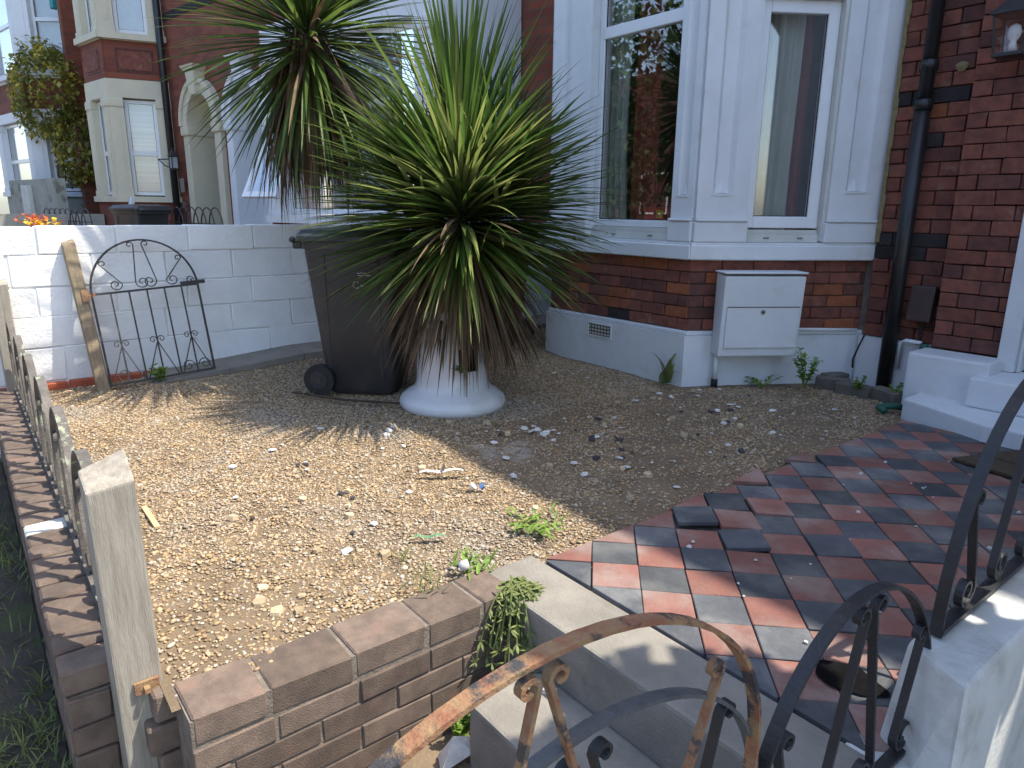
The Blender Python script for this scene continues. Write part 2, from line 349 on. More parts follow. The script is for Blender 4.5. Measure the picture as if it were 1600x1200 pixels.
# concrete strip along the block wall
cs = B(); cs.hexa([(-5.41, .95, -.1), (-5.10, .95, -.1), (-5.08, 2.0, -.1), (-5.41, 2.0, -.1)], [(-5.41, .95, .042), (-5.10, .95, .026), (-5.08, 2.0, .112), (-5.41, 2.0, .128)])
cs.hexa([(-5.41, 2.006, -.1), (-5.08, 2.006, -.1), (-5.06, 5.0, -.1), (-5.41, 5.0, -.1)], [(-5.41, 2.006, .128), (-5.08, 2.006, .112), (-5.06, 5.0, .125), (-5.41, 5.0, .145)])
tag(cs.build('concrete_strip', 'concrete'), kind='structure')

# ------------------------------------------------------------------ tiled path: every tile a piece
path = tag(B().box(-1.69, -.5, 1.475, 4.32, -.12, -.020).build('tile_path', 'tile_bed'), kind='structure')
def clip(poly, ax, v, keep):
    out = []
    for i in range(len(poly)):
        a, b = poly[i], poly[(i+1) % len(poly)]; ia, ib = (a[ax]-v)*keep >= 0, (b[ax]-v)*keep >= 0
        if ia: out.append(a)
        if ia != ib:
            t = (v-a[ax])/(b[ax]-a[ax]); out.append((a[0]+t*(b[0]-a[0]), a[1]+t*(b[1]-a[1])))
    return out
hd = .1131; sh = {}
q = random.Random(4)
for j in range(-3, 26):
    for i in range(-1, 11):
        if (i+j) % 2: continue
        cx, cy = -1.681+hd*(i+1), 1.72+hd*j
        h = hd-.0026
        full = [(cx-h, cy), (cx, cy-h), (cx+h, cy), (cx, cy+h)]
        p = clip(clip(clip(clip(full, 0, -1.681, 1), 0, -.52, -1), 1, 1.488, 1), 1, 4.30, -1)
        if len(p) < 3: continue
        ar = abs(sum(p[k][0]*p[(k+1) % len(p)][1]-p[(k+1) % len(p)][0]*p[k][1] for k in range(len(p))))/2
        if ar < .0012: continue
        mat = 'tile_red' if j % 2 else 'tile_black'
        if p == full:
            if mat not in sh: sh[mat] = MB().prism([(-h, 0), (0, -h), (h, 0), (0, h)], -.018, .0).mesh('tile', mat, bevel=.0022)[0]
            o = put('tile', sh[mat], (cx, cy, .0), None, path)
        else:
            o = B().prism(p, -.018, .0).build('tile', mat, path, bevel=.0018)
        o.location += Vector((q.uniform(-.0012, .0012), q.uniform(-.0012, .0012), q.uniform(-.0025, .0025))); o.rotation_euler = (q.uniform(-.012, .012), q.uniform(-.012, .012), q.uniform(-.012, .012))
        # a few tiles have worked loose by the gravel edge
        for (tx, ty, dz, rx, ry, dx, dy) in ((-1.568, 2.172, .020, .02, -.05, -.012, .02), (-1.455, 2.285, .016, -.03, .05, .004, .01), (-1.568, 2.398, .012, .05, .03, -.02, .015), (-1.681, 2.285, .015, .03, .0, -.01, .0), (-1.455, 2.511, .010, -.04, .03, .006, .008), (-1.342, 2.172, .008, .03, -.05, .0, .006), (-1.116, 2.398, .007, .05, .02, .0, .004), (-1.681, 2.737, .012, .04, .06, -.03, .01), (-1.681, 3.19, .010, -.05, .05, -.04, .0), (-1.568, 3.077, .006, .02, .04, -.006, .0)):
            if abs(cx-tx) < .03 and abs(cy-ty) < .03: o.location += Vector((dx, dy, dz)); o.rotation_euler = (rx, ry, .05)
# top step, lower step, ground of the entry
tag(B().box(-1.74, -.52, 1.245, 1.474, -.40, .0).build('step', 'concrete', bevel=.012, seg=2), kind='structure')
tag(B().box(-1.43, -.52, .985, 1.243, -.44, -.185).build('step', 'concrete', bevel=.012, seg=2), kind='structure')
tag(B().box(-1.58, -.5, -.5, 1.24, -.449, -.405).build('entry_ground', 'soil'), kind='structure')

# ------------------------------------------------------------------ brick return wall beside the steps
rw = thing('garden_wall', 'low brown brick wall between the gravel and the concrete steps', 'wall', (-1.67, .8, -.44))
B().box(-1.757, -1.588, .285, 1.283, -.44, -.002).build('mortar_core', 'stock_mortar', rw)
def course(parent, T, u0, u1, z, H, L, D, mats, off=0., head=None, bev=.0035, out=0., gap=.007, qq=q):
    """one course of bricks along local x of T, outer faces at local y = out"""
    u = u0-off*L; k = 0; dv = Vector((T[0][1], T[1][1], 0)); rz = math.atan2(T[1][0], T[0][0])
    while u < u1-.02:
        l = L if not head else (L if k % 2 == 0 else head)
        a, b = max(u, u0), min(u+l, u1)
        if b-a > .03:
            mt = qq.choice(mats) if not callable(mats) else mats((a+b)/2, z)
            me = brick_mesh(round((b-a-gap)*200)/200, H-gap, D, mt, qq.randrange(3), bev)
            put('brick', me, T @ Vector(((a+b)/2, out-D/2+qq.uniform(-.002, .0035), z+H/2)), (qq.uniform(-.006, .006), qq.uniform(-.006, .006), rz), parent)
        u += l; k += 1
TR = frame((-1.585, 1.287), (0, -1))      # runs toward the street, outward normal...
TR = Matrix(((0, 1, 0, -1.583), (1, 0, 0, .28), (0, 0, 1, 0), (0, 0, 0, 1)))
for r in range(6):
    course(rw, TR, 0, 1.0, -.078-.076*(r+1)+.0, .076, .232, .105, ['stock_brick'], off=.5*(r % 2)+.1)
# capping course: bricks laid flat across the wall
yy = .285
for k, l in enumerate((.19, .235, .235, .20, .135)):
    me = brick_mesh(round((l-.010)*200)/200, .078, .172, 'stock_brick', k % 3, .005)
    put('brick', me, (-1.671, yy+l/2, -.035+q.uniform(-.003, .003)), (q.uniform(-.01, .01), q.uniform(-.01, .01), R(90)+q.uniform(-.015, .015)), rw); yy += l
for r in range(4):   # bricks of the wall's end toward the steps, seen beside the hanging weed
    put('brick', brick_mesh(.16, .068, .10, 'stock_brick', r % 3), (-1.672, 1.235, -.078-.076*(r+.5)), (0, 0, 0), rw)

# ------------------------------------------------------------------ front boundary wall with its railing
fw = thing('garden_wall', 'low brick front wall with a flat coping below the peeling railing', 'wall', (-3.7, .16, -.45))
B().box(-6.0, -1.905, .075, .255, -.45, -.03).build('mortar_core', 'stock_mortar', fw)
x = -1.895; k = 0
while x > -5.95:
    l = .108 if k % 9 else .112
    put('brick', brick_mesh(l-.008, .07, .205, 'stock_brick' if k != 9 else 'old_paint', k % 3, .007), (x-l/2, .162+q.uniform(-.004, .004), .012+q.uniform(-.004, .004)), (q.uniform(-.02, .02), q.uniform(-.015, .015), q.uniform(-.02, .02)), fw); x -= l; k += 1
TE = Matrix(((0, 1, 0, -1.893), (1, 0, 0, .064), (0, 0, 1, 0), (0, 0, 0, 1)))
for r in range(5):
    course(fw, TE, 0, .2, -.03-.085*(r+1), .085, .205 if r % 2 else .10, .10, ['stock_brick'])
TS = frame((-5.95, .064), (1, 0), (0, -1))
for r in range(5):
    course(fw, TS, 0, 4.05, -.03-.085*(r+1), .085, .225, .10, ['stock_brick'], off=.5*(r % 2))
for r, (z, l) in enumerate(((-.045, .13), (-.135, .17), (-.225, .13), (-.315, .17))):  # stub of brickwork behind the post
    put('brick', brick_mesh(l, .08, .10, 'stock_brick', r % 3), (-1.79, .30, z), (0, 0, R(90)), rw)

def arch_pts(w, c, b, n=28, tilt=0):
    return [(0, 0)]+[(w/2-w/2*math.cos(math.pi*i/n), c+b*math.sin(math.pi*i/n)+tilt*(w/2-(w/2-w/2*math.cos(math.pi*i/n)))) for i in range(n+1)]+[(w, 0)]
def panel(root, mp, w, c, b, mats, W=.022, t=.006, rail=True, tilt=0, rr=.032):
    """one arched railing panel: arch, base rail, four curled struts"""
    B().bar(arch_pts(w, c, b, tilt=tilt), mp, W, t).build('arch_bar', mats[0], root)
    if rail: B().bar([(0, .012), (w, .012)], mp, W*1.15, t*1.6).build('base_rail', mats[1], root)
    h = c+b
    for s in (-1, 1):
        B().bar(strut(w/2+s*.014, h-rr*1.05, w/2+s*w*.155, .022, rr, s), mp, W*.72, t).build('strut', mats[2], root)
        B().bar(strut(w/2+s*w*.40, c+b*.52, w/2+s*w*.30, .022, rr, -s), mp, W*.72, t).build('strut', mats[3], root)
fr = thing('railing', 'old iron railing of peeling low arches along the front brick wall', 'railing', (-3.7, .20, .05))
def mpx(x0, y0, z0): return lambda u, z, o: (x0-u, y0+o, z0+z)
for k in range(6):
    panel(fr, mpx(-1.915-.56*k, .205, .052), .55, .14, .33, ('iron_old', 'iron_old', 'iron_old', 'iron_old'), W=.03, t=.009, rr=.038)
# weathered wooden gate post
po = B().hexa([(-1.885, .165, -.45), (-1.790, .170, -.45), (-1.790, .276, -.45), (-1.885, .274, -.45)], [(-1.895, .162, .575), (-1.798, .162, .545), (-1.798, .268, .555), (-1.895, .268, .612)])
post = thing('gate_post', 'weathered grey square timber gate post with a rusty latch plate', 'post', (-1.845, .22, -.45))
po.build('timber', 'wood_grey', post, bevel=.006, seg=2)
lt = B().box(-1.792, -1.783, .205, .262, -.012, .022); lt.box(-1.79, -1.765, .225, .238, -.004, .010)
lt.build('latch_plate', 'iron_rust', post)

pe = thing('timber_post', 'grey timber post at the far end of the peeling railing', 'post', (-5.33, .2, -.45))
B().hexa([(-5.38, .15, -.45), (-5.29, .15, -.45), (-5.29, .245, -.45), (-5.38, .245, -.45)], [(-5.385, .145, .74), (-5.295, .145, .72), (-5.295, .24, .72), (-5.385, .24, .74)]).build('timber', 'wood_grey', pe, bevel=.006)
# ------------------------------------------------------------------ white block wall to the neighbour
bw = thing('block_wall', 'white painted concrete block wall between the two front gardens', 'wall', (-5.5, 2.4, 0))
B().box(-5.59, -5.411, -.02, 4.99, -.45, 1.045).build('mortar_core', 'block_mortar', bw)
rows = [(.055, .285), (.285, .487), (.487, .676), (.676, .882), (.882, 1.062)]
TB = Matrix(((0, 1, 0, -5.40), (1, 0, 0, -.03), (0, 0, 1, 0), (0, 0, 0, 1)))
for r, (z0, z1) in enumerate(rows):
    u = -(.22 if r % 2 else 0)+[.07, .02, -.04, .05, .0][r]
    while u < 5.0:
        a, b = max(0, u), min(u+.455, 5.0)
        if b-a > .05:
            me = brick_mesh(round((b-a-.005)*200)/200, z1-z0-.005, .196, 'white_block', q.randrange(3), .006)
            o = put('block', me, TB @ Vector(((a+b)/2, -.098+q.uniform(-.003, .003), (z0+z1)/2)), (0, 0, R(90)+q.uniform(-.004, .004)), bw)
        u += .455
for k in range(6):   # red painted brick footing showing at the street end
    put('brick', brick_mesh(.215, .066, .11, 'red_paint', k % 3), (-5.436, .15+.225*k, .02), (0, 0, R(90)), bw)
    put('brick', brick_mesh(.215, .066, .11, 'red_paint', k % 3), (-5.42, .26+.225*k, -.052), (0, 0, R(90)), bw)

# ------------------------------------------------------------------ our house
hs = thing('terraced_house', 'red brick terraced house with a white canted bay window', 'house', (-3, 5.1, 0))
Yw = 5.03
# core walls behind the brick skin
co_ = B(); co_.box(-5.62, -5.30, Yw+.03, Yw+.3, -.45, 7.1); co_.box(-2.42, -1.45, Yw+.03, Yw+.3, -.45, 7.1); co_.box(-5.299, -2.421, Yw+.03, Yw+.3, 3.05, 7.1)
co_.box(-1.449, -.46, Yw+.03, Yw+.3, 2.62, 7.1); co_.box(-5.62, -5.40, Yw+.301, 9.6, -.45, 7.1); co_.box(-.70, -.46, Yw+.301, 9.6, -.45, 7.1)
co_.box(-5.62, -.46, 9.601, 9.8, -.45, 10.0)
wall = co_.build('wall', 'mortar', hs)
B().box(-5.62, -.46, Yw, Yw+.028, 3.06, 7.1).build('upper_wall', 'near_brick', hs)
B().box(-1.83, -1.46, Yw-.10, Yw+.028, 2.62, 7.1).build('upper_pier', 'near_brick', hs)
# interior of the front room
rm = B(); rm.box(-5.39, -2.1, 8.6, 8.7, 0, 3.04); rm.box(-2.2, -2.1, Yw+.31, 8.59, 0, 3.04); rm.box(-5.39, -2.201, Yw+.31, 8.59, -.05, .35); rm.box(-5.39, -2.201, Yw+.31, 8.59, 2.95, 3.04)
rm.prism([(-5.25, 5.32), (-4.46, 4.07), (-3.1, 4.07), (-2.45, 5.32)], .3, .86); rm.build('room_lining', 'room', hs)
# bay: plan of the corners
PA, PB, PC, PD = (-5.22, 5.06), (-4.50, 3.98), (-3.06, 3.98), (-2.352, 5.072)
TF = frame(PB, (1, 0), (0, -1)); LF = 1.44
dC = Vector((PD[0]-PC[0], PD[1]-PC[1])).normalized(); TC = frame(PC, dC, (dC.y, -dC.x)); LC = 1.30
dL = Vector((PB[0]-PA[0], PB[1]-PA[1])).normalized(); TL = frame(PA, dL, (dL.y, -dL.x)); LL = 1.298
def offs(d, zs=None):
    """bay outline pushed out by d"""
    k = d*.53
    return [(PA[0]-d*.9, PA[1]), (PB[0]-k, PB[1]-d), (PC[0]+k, PC[1]-d), (PD[0]+d*.9, PD[1]), ]
def ring(z0, z1, dout, din, name, mat, bevel=0):
    a, b = offs(dout), offs(din); m = B()
    for i in range(3):
        m.hexa([(*a[i], z0), (*a[i+1], z0), (*b[i+1], z0), (*b[i], z0)], [(*a[i], z1), (*a[i+1], z1), (*b[i+1], z1), (*b[i], z1)])
    m.v = m.v; bm_ = m
    return bm_.build(name, mat, hs, bevel=bevel)
ring(-.45, .345, .035, -.20, 'plinth', 'white_paint'); ring(.346, .375, .020, -.20, 'plinth_top', 'white_paint', .006)
ring(.376, .868, -.03, -.20, 'bay_core', 'mortar')
ring(.87, .972, .065, -.22, 'sill', 'white_paint', .008); ring(.973, .988, .045, -.2, 'sill_top', 'white_paint')
B().box(-2.33, -1.86, Yw-.035, Yw+.029, -.3, .345).build('plinth', 'white_paint', hs)
# bricks, every one of them
def bmix(u, z):
    r = q.random()
    return 'brick_red' if r < .58 else 'brick_dark' if r < .76 else 'brick_black' if r < .80 else 'brick_orange'
def bmix_w(u, z):
    if 1.86 < z < 1.95 or .82 < z < .99 and u < .35: return 'brick_black'
    r = q.random()
    return 'brick_red' if r < .72 else 'brick_dark' if r < .95 else 'brick_orange' if r < .98 else 'brick_black'
for r in range(6):
    z = .378+.0815*r
    course(wall, TF, 0, LF, z, .0815, .225, .10, bmix, off=.5*(r % 2), out=.0)
    course(wall, TC, 0, LC-.02, z, .0815, .225, .10, bmix, off=.5*((r+1) % 2), out=.0)
TWl = frame((-2.32, Yw), (1, 0), (0, -1)); TWp = frame((-1.83, Yw-.10), (1, 0), (0, -1)); TWr = frame((-5.60, Yw), (1, 0), (0, -1))
for r in range(26):
    z = .35+.0895*r
    course(wall, TWl, 0, .485, z, .0895, .225, .10, bmix_w, off=.5*(r % 2), head=.113, out=0)
    course(wall, TWp, 0, .385, z, .0895, .225, .13, lambda u, z: q.choice(['brick_red', 'brick_red', 'brick_red', 'brick_dark']), off=.5*(r % 2), out=0)
for r in range(31): course(wall, TWr, 0, .30, .35+.0895*r, .0895, .225, .10, lambda u, z: q.choice(['brick_red', 'brick_dark']), off=.5*(r % 2), out=0)
# bay pilasters with sunk panels, pedestals
def pilaster(T, u0, u1, z0, z1, pan=None, ped=True):
    m = B(T); d0 = .03; dz = .012
    if pan:
        a, b, zb = pan
        m.box(u0, a, -.12, d0, z0, z1); m.box(b, u1, -.12, d0, z0, z1); m.box(a, b, -.12, d0-.030, zb, z1); [m.add([(x0, d0, zb), (x0, d0-.030, zb), (x0+sg*.028, d0-.030, zb), (x0, d0, z1), (x0, d0-.030, z1), (x0+sg*.028, d0-.030, z1)], [(0, 2, 5, 3), (0, 1, 2), (3, 5, 4)]) for x0, sg in ((a, 1), (b, -1))]; m.box(a, b, -.12, d0, z0, zb)
        c_ = (a+b)/2; m.add([(a+.01, d0-.030, zb), (b-.01, d0-.030, zb), (c_, d0-.030, zb+.085), (c_, d0-.002, zb+.004)], [(0, 3, 2), (1, 2, 3), (0, 1, 3)])
        m.box(a-.004, b+.004, d0, d0+.006, zb-.014, zb-.002)
    else: m.box(u0, u1, -.12, d0, z0, z1)
    p = m.build('pilaster', 'white_paint', hs)
    if ped: B(T).box(u0-.012, u1+.012, -.10, d0+.018, .989, 1.125).build('pedestal', 'white_paint', hs, bevel=.007); B(T).box(u0-.004, u1+.004, -.09, d0+.028, 1.126, 1.145).build('moulding', 'white_paint', hs, bevel=.006)
    return p
pilaster(TF, .0, .425, 1.146, 2.99, (.10, .20, 1.30)); pilaster(TF, 1.262, 1.44, 1.146, 2.99, (1.315, 1.395, 1.30))
pilaster(TC, .0, .352, 1.146, 2.99, (.105, .245, 1.31)); pilaster(TC, .925, 1.30, 1.146, 2.99, (1.035, 1.18, 1.335))
pilaster(TL, .0, .37, 1.146, 2.99); pilaster(TL, .95, 1.298, 1.146, 2.99)
B(TC).box(.90, .924, -.10, .012, 1.0, 2.99).build('reveal', 'old_paint', hs)
ring(2.995, 3.16, .05, -.22, 'bay_lintel', 'white_paint'); ring(3.161, 3.24, .12, -.2, 'bay_cornice', 'white_paint')
B().prism(offs(-.02), 3.241, 7.2).build('bay_upper_storey', 'near_brick', hs)
B().prism([(-5.45, 5.03), (PB[0]-.12, PB[1]-.24), (PC[0]+.12, PC[1]-.24), (-2.13, 5.03)], 7.201, 8.3, .62).build('bay_roof', 'roof_tile', hs)
def window(T, u0, u1, z0, z1, bars=(), parent=None, dep=.06, fw=.055, name='window', mat='pvc', blind=None, gl='glass'):
    """frame, pane and transoms set back into a wall face"""
    wn = B(T); y0, y1 = -dep-.05, -dep
    wn.box(u0, u0+fw, y0, y1, z0, z1); wn.box(u1-fw, u1, y0, y1, z0, z1); wn.box(u0+fw, u1-fw, y0, y1, z0, z0+fw); wn.box(u0+fw, u1-fw, y0, y1, z1-fw, z1)
    o = wn.build(name, mat, parent, bevel=.004)
    for zb in bars: B(T).box(u0+fw, u1-fw, y0+.004, y1+.006, zb-.04, zb+.04).build('transom', mat, o, bevel=.004)
    B(T).box(u0+fw-.004, u1-fw+.004, (y0+y1)/2-.004, (y0+y1)/2+.004, z0+fw-.004, z1-fw+.004).build('pane', gl, o)
    g2 = B(T); e = .006
    for a, b, c_, d in ((u0+fw, u0+fw+e, z0+fw, z1-fw), (u1-fw-e, u1-fw, z0+fw, z1-fw), (u0+fw+e, u1-fw-e, z0+fw, z0+fw+e)): g2.box(a, b, (y0+y1)/2+.005, (y0+y1)/2+.010, c_, d)
    g2.build('gasket', 'rubber', o)
    if blind: B(T).box(u0+fw, u1-fw, y0-.05, y0-.045, z0+fw, z1-fw).build('blind', blind, o)
    return o
window(TF, .426, 1.26, 1.075, 2.98, (2.46,), hs, .05, .05)
window(TC, .353, .899, 1.085, 2.52, (), hs, .04, .078)
B(TC).box(.353, .899, -.10, .0, 2.521, 2.99).build('window_head', 'pvc', hs)
window(TL, .371, .949, 1.085, 2.98, (), hs, .04, .075)
for T, a, b in ((TF, .44, 1.245), (TC, .366, .908), (TL, .385, .935)):
    s = B(T); s.box(a, b, -.12, -.02, .99, 1.045); s.box(a+.01, b-.01, -.12, -.03, 1.046, 1.074); s.build('window_sill', 'old_paint', hs)
    v = B(T); [v.box(a+(b-a)*f-.02, a+(b-a)*f+.02, -.0195, -.012, 1.015, 1.021) for f in (.3, .75)]; v.build('drain_slot', 'concrete_dark', hs)
# air brick and plaster seam
ab = B(TF); ab.box(.50, .76, .036, .044, .315, .325); ab.box(.50, .76, .036, .044, .215, .225); ab.box(.50, .51, .036, .044, .226, .314); ab.box(.75, .76, .036, .044, .226, .314)
abo = ab.build('air_brick', 'white_paint', hs); B(TF).box(.511, .749, .0352, .037, .226, .314).build('recess', 'concrete_dark', abo)
gr = B(TF); [gr.box(.515+.0335*i, .515+.0335*i+.017, .037, .041, .235+.027*j, .235+.027*j+.012) for i in range(7) for j in range(3)]; gr.build('grille', 'old_paint', abo)
fo = B(); 
for k in range(30):
    z = 1.0+k*.062; wv = .002+.016*(.5+.5*math.sin(k*1.3)*math.cos(k*.7)); fo.box(-2.318, -2.300+wv, Yw-.012, Yw-.001, z, z+.063)
fo.build('foam_seam', 'foam', hs)
fm = B(); fm.add([(-1.935+.035*math.cos(a)*(1+.2*math.sin(3*a)), Yw-.010, 2.07+.03*math.sin(a)) for a in [k*.5236 for k in range(12)]]+[(-1.935, Yw-.022, 2.07)], [(k, (k+1) % 12, 12) for k in range(12)]); fm.build('foam_blob', 'foam', hs)
# entrance: plinth block, white steps, door frame
B().box(-1.858, -1.40, Yw-.36, Yw-.101, -.1, .345).build('entry_plinth', 'white_paint', hs, bevel=.015, seg=2)
B().prism([(-1.76, 4.455), (-1.25, 4.23), (-.52, 4.23), (-.52, 4.93), (-1.76, 4.93)], -.1, .095).build('doorstep', 'white_paint', hs, bevel=.012, seg=2)
B().box(-1.462, -.52, 4.56, 5.0, .096, .27).build('doorstep', 'white_paint', hs, bevel=.012, seg=2)
dj = B(); dj.box(-1.44, -1.345, Yw-.135, Yw+.03, .272, 2.61); dj.box(-1.344, -1.325, Yw-.10, Yw+.03, .272, 2.61); dj.build('door_jamb', 'white_paint', hs, bevel=.004)
B().box(-.60, -.52, Yw-.135, Yw+.03, .272, 2.61).build('door_jamb', 'white_paint', hs)
dr = B().box(-1.324, -.601, Yw+.05, Yw+.10, .272, 2.61).build('door', 'door_white', hs)
B().box(-.70, -.66, Yw+.02, Yw+.049, 1.2, 1.32).build('handle', 'iron_black', dr)
rf = B(); rf.hexa([(-5.62, 4.70, 7.0), (-.46, 4.70, 7.0), (-.46, 9.6, 10.2), (-5.62, 9.6, 10.2)], [(-5.62, 4.70, 7.1), (-.46, 4.70, 7.1), (-.46, 9.6, 10.35), (-5.62, 9.6, 10.35)]); rf.build('roof', 'roof_tile', hs)
# curtains and things inside, behind the glass
def curtain(label, T, u0, u1, off, z0, z1, mat, wav=.022, tie=0):
    m = B(T); n = 36; V = []
    for j in range(9):
        z = z0+(z1-z0)*j/8
        for i in range(n+1):
            f = i/n; sq = 1-tie*math.sin(math.pi*min(1, j/8*.9))
            V.append((u0+(u1-u0)*f*sq, off+wav*math.sin(f*(u1-u0)*95+.6*math.sin(j*.8))+.006*math.sin(f*40), z))
    m.add(V, [(j*(n+1)+i, j*(n+1)+i+1, (j+1)*(n+1)+i+1, (j+1)*(n+1)+i) for j in range(8) for i in range(n)])
    return tag(m.build('curtain', mat, smooth=True, normals=False), label, 'curtain')
curtain('pale green curtain gathered inside the wide bay window', TF, .22, .62, -.24, 1.0, 2.95, 'curtain', tie=.12)
curtain('dark red curtain behind the wide bay window', TF, .58, .86, -.32, 1.0, 2.95, 'curtain_red', tie=.1)
curtain('pale green curtain inside the narrow angled bay window', TC, .44, .74, -.20, 1.0, 2.95, 'curtain')
curtain('dark red curtain beside the pale one in the narrow window', TC, .72, .84, -.24, 1.0, 2.95, 'curtain_red')
rb = thing('packet', 'red packet with yellow print on the sill inside the wide window', 'packet', (-3.4, 4.2, .87))
B(TF).box(.78, .98, -.30, -.24, .98, 1.22).build('carton', 'red_box', rb, bevel=.004); B(TF).box(.90, .965, -.2395, -.2385, 1.14, 1.20).build('print', 'yellow', rb)

# house to the right: its front wall and eaves throw their shade into this garden, the low bay adds none
nb = thing('terraced_house', 'red brick neighbouring house wall beyond the white door frame', 'house', (3, 5.1, 0))
B().box(-.459, 9, Yw, Yw+.3, -.45, 7.1).build('wall', 'near_brick', nb)
B().prism([(x+5.16, y-.06) for x, y in offs(0)], -.45, 3.3).build('bay', 'white_paint', nb)
B().prism([(-.29, 5.03), (PB[0]+5.04, PB[1]-.24), (PC[0]+5.28, PC[1]-.24), (3.03, 5.03)], 3.301, 3.9, .4).build('bay_roof', 'roof_tile', nb)
B().box(-.459, 9, 9.3, 9.6, -.45, 10).build('wall', 'near_brick', nb)
B().hexa([(-.459, 4.70, 7.0), (9, 4.70, 7.0), (9, 9.6, 10.2), (-.459, 9.6, 10.2)], [(-.459, 4.70, 7.1), (9, 4.70, 7.1), (9, 9.6, 10.35), (-.459, 9.6, 10.35)]).build('roof', 'roof_tile', nb)

# ------------------------------------------------------------------ fittings on the house front
dp = thing('drainpipe', 'black drainpipe running down the brick wall beside the bay', 'drainpipe', (-2.10, 4.96, 0))
B().tube([(-2.10, 4.955, .02), (-2.10, 4.955, 1.86)], .048, 16).build('pipe', 'pipe_black', dp, smooth=True)
B().tube([(-2.10, 4.955, 1.84), (-2.10, 4.955, 6.9)], .041, 16).build('pipe', 'pipe_black', dp, smooth=True)
for z in (1.86, 2.09): B().tube([(-2.10, 4.955, z-.03), (-2.10, 4.955, z+.03)], .053, 16).build('collar', 'pipe_black', dp, smooth=True)
dp2 = thing('drainpipe', 'black drainpipe in the dark corner left of the bay', 'drainpipe', (-5.55, 4.95, 0))
B().tube([(-5.52, 4.94, .1), (-5.52, 4.94, 6.9)], .05, 14).build('pipe', 'pipe_black', dp2, smooth=True)
mbx = thing('meter_box', 'white gas meter box with a hinged lower door on the bay wall', 'meter box', (-2.7, 4.3, .22))
m = B(TC); m.hexa([(.175, .04, .225), (.735, .04, .225), (.735, .17, .225), (.175, .17, .225)], [(.175, .04, .79), (.735, .04, .79), (.735, .205, .775), (.175, .205, .775)]); m.build('case', 'white_paint', mbx, bevel=.008, seg=2)
B(TC).hexa([(.205, .170, .285), (.715, .170, .285), (.715, .188, .285), (.205, .188, .285)], [(.205, .17, .565), (.715, .17, .565), (.715, .202, .565), (.205, .202, .565)]).build('door', 'white_paint', mbx, bevel=.003)
lk = B(TC).tube([TC.inverted() @ (TC @ Vector((.455, .195, .535))), Vector((.455, .206, .535))], .016, 12).build('lock', 'concrete', mbx); B(TC).box(.449, .461, .2062, .2075, .528, .542).build('keyhole', 'rubber', lk)
B(TC).box(.165, .745, .03, .215, .791, .803).build('hood', 'white_paint', mbx, bevel=.004)
B(TC).box(.207, .713, .1885, .2035, .566, .571).build('gap', 'concrete_dark', mbx)
cp = thing('conduit', 'white conduit pipe running along the bay plinth under the meter box', 'pipe', (-2.6, 4.5, 0))
B(TC).tube([(.74, .055, .392), (1.23, .055, .385)], .012, 8).build('run', 'white_paint', cp, smooth=True)
B(TC).tube([(.205, .075, .235), (.205, .075, .03)], .018, 10).build('drop', 'white_paint', cp, smooth=True); B(TC).tube([(.205, .075, .045), (.205, .075, -.02)], .023, 10).build('foot', 'rubber', cp, smooth=True)
cp2 = thing('conduit', 'white bent conduit between the drainpipe and the green pipe', 'pipe', (-1.95, 4.97, 0))
B().tube([(-2.03, 4.965, .17), (-2.03, 4.965, .345), (-2.0, 4.965, .362), (-1.90, 4.965, .358)], .014, 8).build('pipe', 'white_paint', cp2, smooth=True)
tag(B().tube([(-2.28, 4.97, .36), (-2.30, 4.95, .28), (-2.325, 4.94, .18), (-2.32, 4.94, .12)], .007, 6).build('cable', 'rubber', smooth=True), 'thin black cable end dangling against the white plinth', 'cable')
gp = thing('pipe', 'green plastic pipe standing in the corner by the white plinth', 'pipe', (-1.88, 4.93, 0))
B().tube([(-1.872, 4.945, .36), (-1.885, 4.92, .16), (-1.88, 4.88, -.01)], .026, 12).build('tube', 'pipe_green', gp, smooth=True)
tag(B().tube([(-1.79, 4.52, .02), (-1.84, 4.47, .025), (-1.87, 4.40, .02), (-1.82, 4.36, .015)], .022, 8).build('hose_end', 'pipe_green', smooth=True), 'short green hose end lying by the white doorstep', 'hose')
cb = thing('cable_box', 'brown plastic cable box on the brick wall by the drainpipe', 'box', (-1.92, 5.0, .55))
B().hexa([(-2.02, Yw-.02, .50), (-1.87, Yw-.02, .50), (-1.87, Yw-.085, .50), (-2.02, Yw-.085, .50)], [(-2.01, Yw-.02, .735), (-1.86, Yw-.02, .735), (-1.86, Yw-.075, .735), (-2.01, Yw-.075, .735)]).build('cover', 'box_brown', cb, bevel=.01, seg=2)
B().tube([(-1.93, Yw-.03, .50), (-1.93, Yw-.03, .37)], .009, 8).build('cable', 'rubber', cb); B().tube([(-1.85, Yw-.03, .70), (-1.835, Yw-.02, .56), (-1.86, Yw-.02, .47), (-1.92, Yw-.02, .46)], .007, 6).build('cable', 'rubber', cb)
